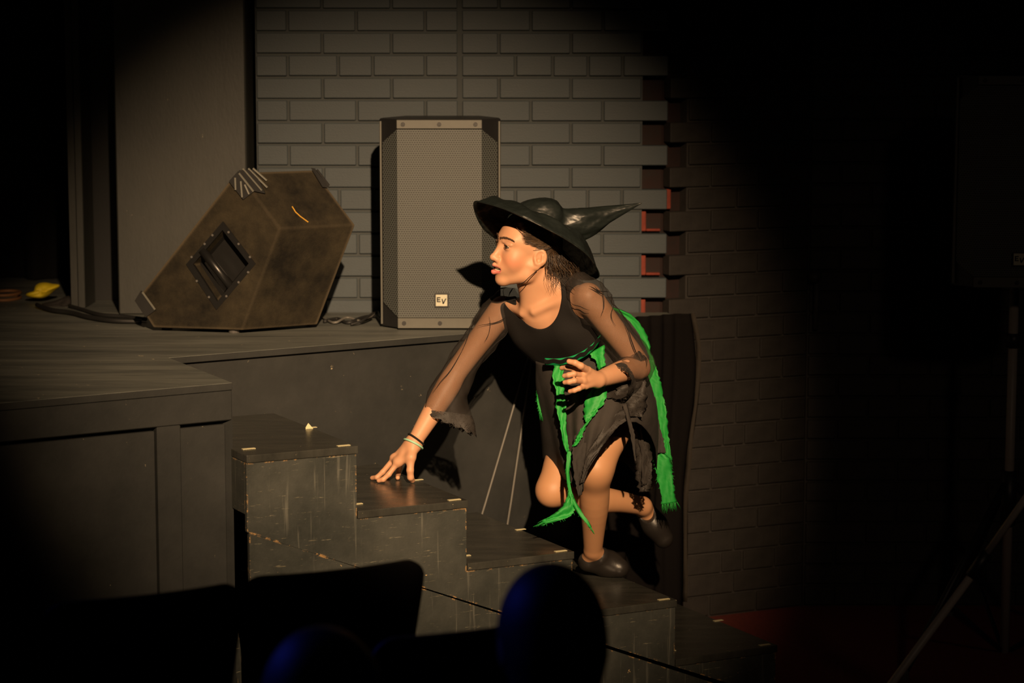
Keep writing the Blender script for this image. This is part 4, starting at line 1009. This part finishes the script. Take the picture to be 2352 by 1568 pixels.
strip('lace_strip', [(1458,930,1482,928,6.30),(1458,975,1486,970,6.30),(1456,1020,1492,1015,6.31),(1460,1060,1497,1055,6.32),(1462,1095,1498,1090,6.33),(1468,1130,1490,1128,6.34)], mat='lace', seed=13, jag=4, wave=.008)
strip('lace_strip', [(1466,930,1478,928,6.295),(1465,1000,1482,998,6.30),(1472,1060,1490,1056,6.315),(1474,1115,1488,1112,6.33)], mat='chiffon', seed=23, jag=4, wave=.008)
strip('lace_strip', [(1436,938,1446,962,6.075),(1412,950,1420,980,6.05),(1388,978,1396,1008,6.02),(1368,1010,1376,1036,6.0),(1348,1040,1356,1064,5.99),(1340,1075,1350,1082,5.995),(1332,1110,1342,1108,6.0)], mat='lace', seed=14, jag=3)
strip('chiffon_strip', [(1318,1000,1362,985,6.02),(1314,1040,1350,1030,6.015),(1316,1075,1345,1068,6.015),(1322,1110,1340,1105,6.02),(1328,1140,1336,1136,6.02)], mat='chiffon', seed=15)
# -- sheer sleeves with lace hems
def sleeve(rings, s0, free_edge, seed):
    rr = spline([(c_.x, c_.y, c_.z, a, b) for c_, a, b in rings], 7); rd = random.Random(seed); G = []; n_ = 44
    ph = [rd.uniform(0, 6) for _ in range(6)]; C_ = [Vector(q[:3]) for q in rr]; s1 = None
    for j, q in enumerate(rr):
        c_ = C_[j]; a, b = q[3], q[4]; t_ = (C_[min(j+1, len(C_)-1)] - C_[max(j-1, 0)]).normalized()
        if s1 is None: s1 = Vector(s0)
        if free_edge and j > len(rr) - 12: w_ = ((j - (len(rr) - 12))/11)**1.5; s1 = s1.lerp(Vector(free_edge), w_*.3); t_ = t_ - Vector(free_edge).normalized()*t_.dot(Vector(free_edge).normalized())*w_*.9; t_.normalize()
        s1 = (s1 - t_*s1.dot(t_)).normalized(); s2 = t_.cross(s1); row = []
        for k in range(n_):
            an = 2*math.pi*k/n_; w = 1 + .05*math.sin(3*an + .5*j + ph[0]) + .035*math.sin(5*an - .8*j + ph[1]) + .02*math.sin(9*an + 1.3*j + ph[2])
            row.append(c_ + (s1*a*math.cos(an) + s2*b*math.sin(an))*w)
        G.append(row)
    mb = MB(); grid(mb, G, True); o = gb(mb, 'sleeve', 'sheer')
    cut = len(G) - 4; mb = MB(); L = [[p for p in r] for r in G[cut:]]
    cen_ = sum(G[-1], Vector())/n_
    ext_ = [G[-1][k] + (G[-1][k] - G[-4][k])*(.30 + .16*math.sin(k*2.1)) for k in range(n_)]
    grid(mb, [[cen_ + (p - cen_)*1.012 for p in r] for r in L] + [ext_], True); mb.build('lace_hem', M['lace'], o, True)
    # dark folds of the net
    mb = MB(); NG = len(G)
    def gpt(fj, fi):
        j = min(max(fj, 0), NG - 1.001); j0 = int(j); fi %= n_; i0 = int(fi); i1 = (i0 + 1) % n_; tj, ti = j - j0, fi - i0
        return (G[j0][i0]*(1-ti) + G[j0][i1]*ti)*(1-tj) + (G[j0+1][i0]*(1-ti) + G[j0+1][i1]*ti)*tj
    for k in range(30):
        i0 = rd.random()*n_; j0 = rd.uniform(1, NG*.72); sl = rd.choice((-1, 1))*rd.uniform(.15, 1.0); ln = rd.uniform(5, 13); cv = rd.uniform(-2.5, 2.5); st_ = 18
        pts = [gpt(j0 + ln*m_/st_, i0 + sl*ln*m_/st_ + cv*math.sin(math.pi*m_/st_)) for m_ in range(st_ + 1)]; w_ = rd.uniform(.0006, .0017)
        mb.tube(pts, [.0002 + w_*math.sin(math.pi*m_/st_) for m_ in range(st_ + 1)], 5)
    mb.build('fold', M['knit'], o, True)['kind'] = 'stuff'
    return o
def perp(d): 
    d = d.normalized(); s1 = d.cross(Vector((0, 1, 0))).normalized(); return s1, d.cross(s1).normalized()
dU, dF = (elR - shR), (wrR - elR); hs1 = (at(1090, 996, 6.20) - at(978, 948, 6.20)).normalized()
sleeve([(shR - dU*.27 + sd*.018, .018, .020), (shR - dU*.19 + sd*.010, .038, .040), (shR - dU*.04, .0475, .049), (shR + dU*.20, .050, .050), (shR + dU*.55, .045, .046), (elR + hs1*.006, .044, .046), (elR + dF*.34 + hs1*.014, .054, .050), (at(1034, 970, 6.20), .073, .050)], hs1, hs1, 1)
dU, dF = (elL - shL), (wrL - elL); h1 = Vector((.12, .1, -1)).normalized()
sleeve([(shL - dU*.27 - sd*.014, .018, .020), (shL - dU*.19 - sd*.006, .038, .040), (shL - dU*.04, .049, .050), (shL + dU*.16, .053, .053), (shL + dU*.32, .044, .045), (shL + dU*.65, .047, .047), (elL - dU*.04 + Vector((.0, .004, .0)), .045, .046), (elL + dF*.12 + Vector((0, .0, -.006)), .047, .045), (elL + dF*.32 + Vector((0, 0, -.014)), .050, .044), (elL + dF*.60 + Vector((0, 0, -.020)), .056, .046)], Vector((.7, 0, .6)), None, 2)
strip('lace_strip', [(1418,888,1482,872,6.09),(1414,910,1486,900,6.09),(1420,935,1484,930,6.095),(1432,955,1476,958,6.10)], mat='lace', seed=21, jag=4, wave=.01)
# -- shoes
insL = anL.lerp(baL, .48)
SHL = [cone(heL + Vector((0, 0, -.004)), baL, .0290, .0335, .02), cone(insL, baL, .0285, .0335, .02), cone(baL, toL, .0335, .0265, .02)]
SHL += [ell(anL + Vector((-.004, .002, .016)), (.040, .046, .036), None, .004, 's'), half((0, 0, -1), -.3375, .002)]
co, fc = surface(SHL, .002); gp_(link('shoe', np_mesh('shoe', co, fc, M['shoe'])))
fd = (toR - heR).normalized(); fu = (anR - heR); fu = (fu - fd*fu.dot(fd)).normalized()
SHR = [cone(heR, heR.lerp(toR, .5), .031, .034, .02), cone(heR.lerp(toR, .5), toR, .034, .029, .02), ell(anR + fd*.012 + fu*.012, (.034, .034, .040), None, .004, 's')]
SHR += [half(-fu, float(vn(-fu) @ vn(heR - fu*.026)), .004)]
co, fc = surface(SHR, .002); gp_(link('shoe', np_mesh('shoe', co, fc, M['shoe'])))
# -- wristband and bracelet
def ringon(c_, d_, r, tr, name, mat, label, cat, shift=Vector()):
    a, b = perp(d_); pts = [c_ + shift + (a*math.cos(t_) + b*math.sin(t_))*r for t_ in [k*2*math.pi/32 for k in range(32)]]
    o = MB().tube(pts, tr, 8, closed=True).build(name, M[mat], None, True); prop(o, label, cat); return o
M['mint'] = plain('mint_rubber', (.40, .72, .50), .6)
fd_ = (elR - wrR).normalized()
ringon(wrR + fd_*.012, fd_ + Vector((.25, 0, .2)), .0245, .0030, 'wristband', 'knit', 'black wristband just above the mint bracelet', 'wristband')
ringon(wrR - fd_*.0005, fd_ + Vector((.1, .12, .35)), .0275, .0030, 'bracelet', 'mint', 'mint green bracelet around the wrist on the step', 'bracelet', Vector((-.001, 0, -.002)))
# ================================================================ THE HAT
def satin():
    m = NT('black_satin'); w = m.noise(m.coord('Object', (1, 1, 1.6), (.3, .5, 0)), 9, 3, .55)
    w2 = m.n('ShaderNodeTexVoronoi', feature='F1'); m.t.links.new(m.coord('Object', (1, 1, 2)), w2.inputs['Vector']); w2.inputs['Scale'].default_value = 11
    m.b.inputs['Base Color'].default_value = (.012, .016, .015, 1); m.set(Roughness=.40); m.put(m.b.inputs['Specular IOR Level'], .5)
    m.bump(m.math('ADD', w, m.math('MULTIPLY', w2.outputs['Distance'], .5)), .8, .02); return m.m
M['satin'] = satin()
bc = at(1238, 502, 6.215); iA = Vector((1, .05, -.36)).normalized(); iB = Vector((0, 1, 0)); iB = (iB - iA*iB.dot(iA)).normalized(); iN = iA.cross(iB); iN = iN if iN.z > 0 else -iN
hat = empty('witch_hat', bc); prop(hat, 'floppy black satin witch hat with bent point on the climbing person', 'hat')
def hp2(mb, name, mat='satin', smooth=True): o = mb.build(name, M[mat], hat, smooth); o.location = -bc; return o
EDGE = [(1374,636,6.22),(1368,612,6.15),(1346,582,6.10),(1300,549,6.065),(1250,522,6.05),(1205,500,6.05),(1160,480,6.075),(1118,467,6.12),(1090,464,6.17),(1094,494,6.245),(1112,526,6.29),(1146,552,6.33),(1190,572,6.36),(1240,590,6.375),(1290,618,6.355),(1338,641,6.30)]
ne = len(EDGE); ed_ = []
for i in range(ne):
    a, b, c_, d_ = [np.array(EDGE[(i + q) % ne], float) for q in (-1, 0, 1, 2)]
    for k in range(6):
        t_ = k/6; ed_.append(at(*(.5*((2*b) + (c_-a)*t_ + (2*a-5*b+4*c_-d_)*t_*t_ + (3*b-a-3*c_+d_)*t_**3))))
NT_ = len(ed_); NR_ = 12; G = []
def ring0(k, sc=1.0):    # the opening on the head, matched to the rim by direction
    d_ = ed_[k] - bc; x, y = d_.dot(iA), d_.dot(iB); q = math.hypot(x/.082, y/.086); return bc + (iA*x/q + iB*y/q)*sc
for j in range(NR_ + 1):
    t_ = j/NR_; row = []
    for k in range(NT_):
        p = ring0(k).lerp(ed_[k], t_) + iN*(.030*math.sin(math.pi*t_)*(1 - .35*t_)) + iN*.0035*math.sin(9*t_ + .45*k)*math.sin(math.pi*t_)
        row.append(p)
    G.append(row)
mb = MB(); grid(mb, G, True); thick(hp2(mb, 'brim'), .0022)
mb = MB(); mb.tube(ed_, .0022, 6, closed=True); hp2(mb, 'brim_edge')
# crown: bent over backwards to the right, crushed flat
ax = [bc + iN*(-.006), bc + iN*.003 + iA*.022, at(1288, 514, 6.225), at(1338, 513, 6.23), at(1400, 491, 6.24), at(1474, 466, 6.25)]
rad = [.083, .066, .041, .041, .020, .0012]
axs = spline([tuple(p) for p in ax], 8); rds = spline([(r_,) for r_ in rad], 8); G = []; rd = random.Random(3); ph = [rd.uniform(0, 6) for _ in range(8)]
for j, p in enumerate(axs):
    p = Vector(p); d_ = (Vector(axs[min(j+1, len(axs)-1)]) - Vector(axs[max(j-1, 0)])).normalized(); t_j = j/(len(axs)-1)
    if t_j < .25: d_ = iN.lerp(d_, t_j/.25).normalized()
    s1 = (iB - d_*iB.dot(d_)).normalized(); s2 = d_.cross(s1); r_ = max(.001, float(rds[j][0])); row = []
    for k in range(48):
        a_ = 2*math.pi*k/48; cr = 1 + (0 if j == 0 else 1)*min(1, t_j*5)*(.10*math.sin(2*a_ + 4*t_j + ph[0]) + .09*abs(math.sin(2.5*a_ - 7*t_j + ph[1])) + .05*abs(math.sin(4*a_ + 11*t_j + ph[2])) - .07)
        row.append(p + (s1*math.cos(a_)*.9 + s2*math.sin(a_))*r_*cr)
    G.append(row)
mb = MB(); grid(mb, G, True); hp2(mb, 'crown')
el = [hd(-.004, .078, -.036), at(1216, 636, 6.135), at(1203, 648, 6.14), at(1190, 653.5, 6.165)]
mb = MB(); mb.tube([Vector(p) for p in spline([tuple(p) for p in el], 6)], .0011, 5); hp2(mb, 'chin_elastic', 'knit')
# ================================================================ THE AUDIENCE IN FRONT, UNLIT AND OUT OF FOCUS
M['chairplastic'] = plain('dark_chair_plastic', (.02, .018, .018), .6)
M['chairsteel'] = plain('dark_chair_steel', (.05, .05, .05), .4, .6)
def audience_chair(loc, rz, label, src=None):
    if src:
        t = src.copy(); col.objects.link(t); t.location = loc; t.rotation_euler = (0, 0, rz); t['label'] = label
        for ch in src.children:
            c_ = ch.copy(); col.objects.link(c_); c_.parent = t
        return t
    t = empty('hall_chair', loc, rz); prop(t, label, 'chair', 'hall chairs in front of the stage')
    # back shell: wider at the top, rounded upper corners, leaning to the hall (-y)
    G = []; NX_, NZ_ = 17, 15
    out_ = []
    for (hw, z, r_) in ((.150, .47, 0), (.162, .60, 0), (.176, .74, 0)): pass
    def hw(z): return .148 + .045*(z - .45)/.41
    pts = [(-hw(.45), .45), (-hw(.80), .80)] + [(-hw(.82) + .042*(1 - math.cos(a)), .818 + .042*math.sin(a)) for a in [k*math.pi/12 for k in range(1, 7)]]
    pts += [(-x, z) for x, z in pts[::-1]]
    mb = MB(); lean = lambda z: -.16*(z - .45)
    cur = lambda x: .030*(1 - (x/.19)**2)
    rows_ = []
    zs_ = sorted({round(z, 4) for x, z in pts if x <= 0})
    for x, z in [p for p in pts if p[0] <= 0]:
        w_ = -x; rows_.append([(w_*(-1 + 2*i/12), lean(z) - cur(w_*(-1 + 2*i/12)), z) for i in range(13)])
    grid(mb, rows_); o = mb.build('backrest', M['chairplastic'], t, True); thick(o, .012)
    mb = MB(); rows_ = [[(x*(1 - .02*j), .02 + .40*j/8, .445 + .012*(x/.2)**2*4*.1 - .02*(j/8)**3) for x in [(-.2 + .4*i/10) for i in range(11)]] for j in range(9)]; grid(mb, rows_); thick(mb.build('seat', M['chairplastic'], t, True), .014)
    for sx in (-1, 1):
        MB().tube([(sx*.19, .36, .425), (sx*.21, .40, .004)], .011, 8).build('leg', M['chairsteel'], t, True)
        MB().tube([(sx*.19, .06, .425), (sx*.21, -.02, .004)], .011, 8).build('leg', M['chairsteel'], t, True)
        MB().tube([(sx*.125, .03, .43), (sx*.125, .008, .47), (sx*.125, -.025, .62)], .010, 8).build('back_tube', M['chairsteel'], t, True)
    return t
RA = R(27); ux = Vector((math.cos(RA), math.sin(RA), 0))
def chair_from(x, y, Yr, label, src=None):   # right upper corner of the backrest seen at (x, y), depth Yr
    p = at(x, y, Yr); vy = Vector((-ux.y, ux.x, 0)); base = p - ux*.187 + vy*.075; return audience_chair((base.x, base.y, 0), RA, label, src)
ch0 = chair_from(972, 1303, 4.40, 'dark chair back in front of the middle of the stage steps')
chair_from(556, 1350, 4.20, 'dark chair back before the panelled stage front', ch0)
chair_from(1310, 1442, 3.95, 'dark chair back half hidden behind the taller audience head', ch0)
M['darkhair'] = plain('audience_dark_hair', (.035, .032, .032), .55, 0, .4, 220); M['shirt'] = plain('audience_dark_shirt', (.02, .02, .025), .85, 0, .2, 90)
M['audskin'] = plain('audience_skin', (.28, .18, .13), .6)
def watcher(top, rz, label, hw=.086, cat='person'):
    """seated onlooker seen from behind; top = crown of the head"""
    t = empty('person', (top.x, top.y, 0), rz); prop(t, label, cat)
    z = top.z; q = lambda x, y, dz: (x, y, z + dz)
    B_ = [ell(q(0, .006, -.115), (.070, .086, .105), None, .02), cone(q(0, -.01, -.17), q(0, -.02, -.27), .05, .055, .03), cone(q(-.14, -.02, -.335), q(.14, -.02, -.335), .058, .058, .05),
          cone(q(0, -.01, -.38), (0, -.02, .55), .125, .13, .06), cone((-.08, 0, .53), (-.09, .36, .50), .075, .055, .04), cone((.08, 0, .53), (.09, .36, .50), .075, .055, .04),
          cone((-.09, .36, .50), (-.09, .34, .06), .05, .035, .03), cone((.09, .36, .50), (.09, .34, .06), .05, .035, .03), cone((-.09, .33, .035), (-.09, .45, .03), .033, .028, .02), cone((.09, .33, .035), (.09, .45, .03), .033, .028, .02),
          cone(q(-.17, -.02, -.36), (-.20, .06, .66), .045, .036, .03), cone(q(.17, -.02, -.36), (.20, .06, .66), .045, .036, .03), cone((-.20, .06, .66), (-.09, .26, .59), .036, .026, .02), cone((.20, .06, .66), (.09, .26, .59), .036, .026, .02),
          ell(q(-.072, .0, -.125), (.009, .02, .032), None, .008), ell(q(.072, .0, -.125), (.009, .02, .032), None, .008), cone(q(0, .085, -.11), q(0, .104, -.135), .010, .012, .015)]
    co, fc = surface(B_, .007, 20); b = link('body', np_mesh('body', co, fc, M['shirt']), t)
    b.data.materials.append(M['audskin'])
    pz = np.empty(len(b.data.polygons)*3, dtype=np.float32); b.data.polygons.foreach_get('center', pz); b.data.polygons.foreach_set('material_index', (pz.reshape(-1, 3)[:, 2] > z - .25).astype(np.int32))
    H_ = [ell(q(0, -.008, -.108), (hw, .098, .108), None, .02), cone(q(0, -.045, -.14), q(0, -.06, -.22), .058, .045, .03), ell(q(0, .105, -.13), (.12, .06, .085), None, .01, 's')]
    co, fc = surface(H_, .005, 20); link('hair', np_mesh('hair', co, fc, M['darkhair']), t)
    return t
watcher(at(1264, 1291, 3.35), R(20), 'dark haired onlooker seen from behind before the lower steps, blue rim light', .080)
watcher(at(735, 1437, 3.2), R(20), 'shorter onlooker at the bottom edge below the chair back, faint blue rim light', .088)
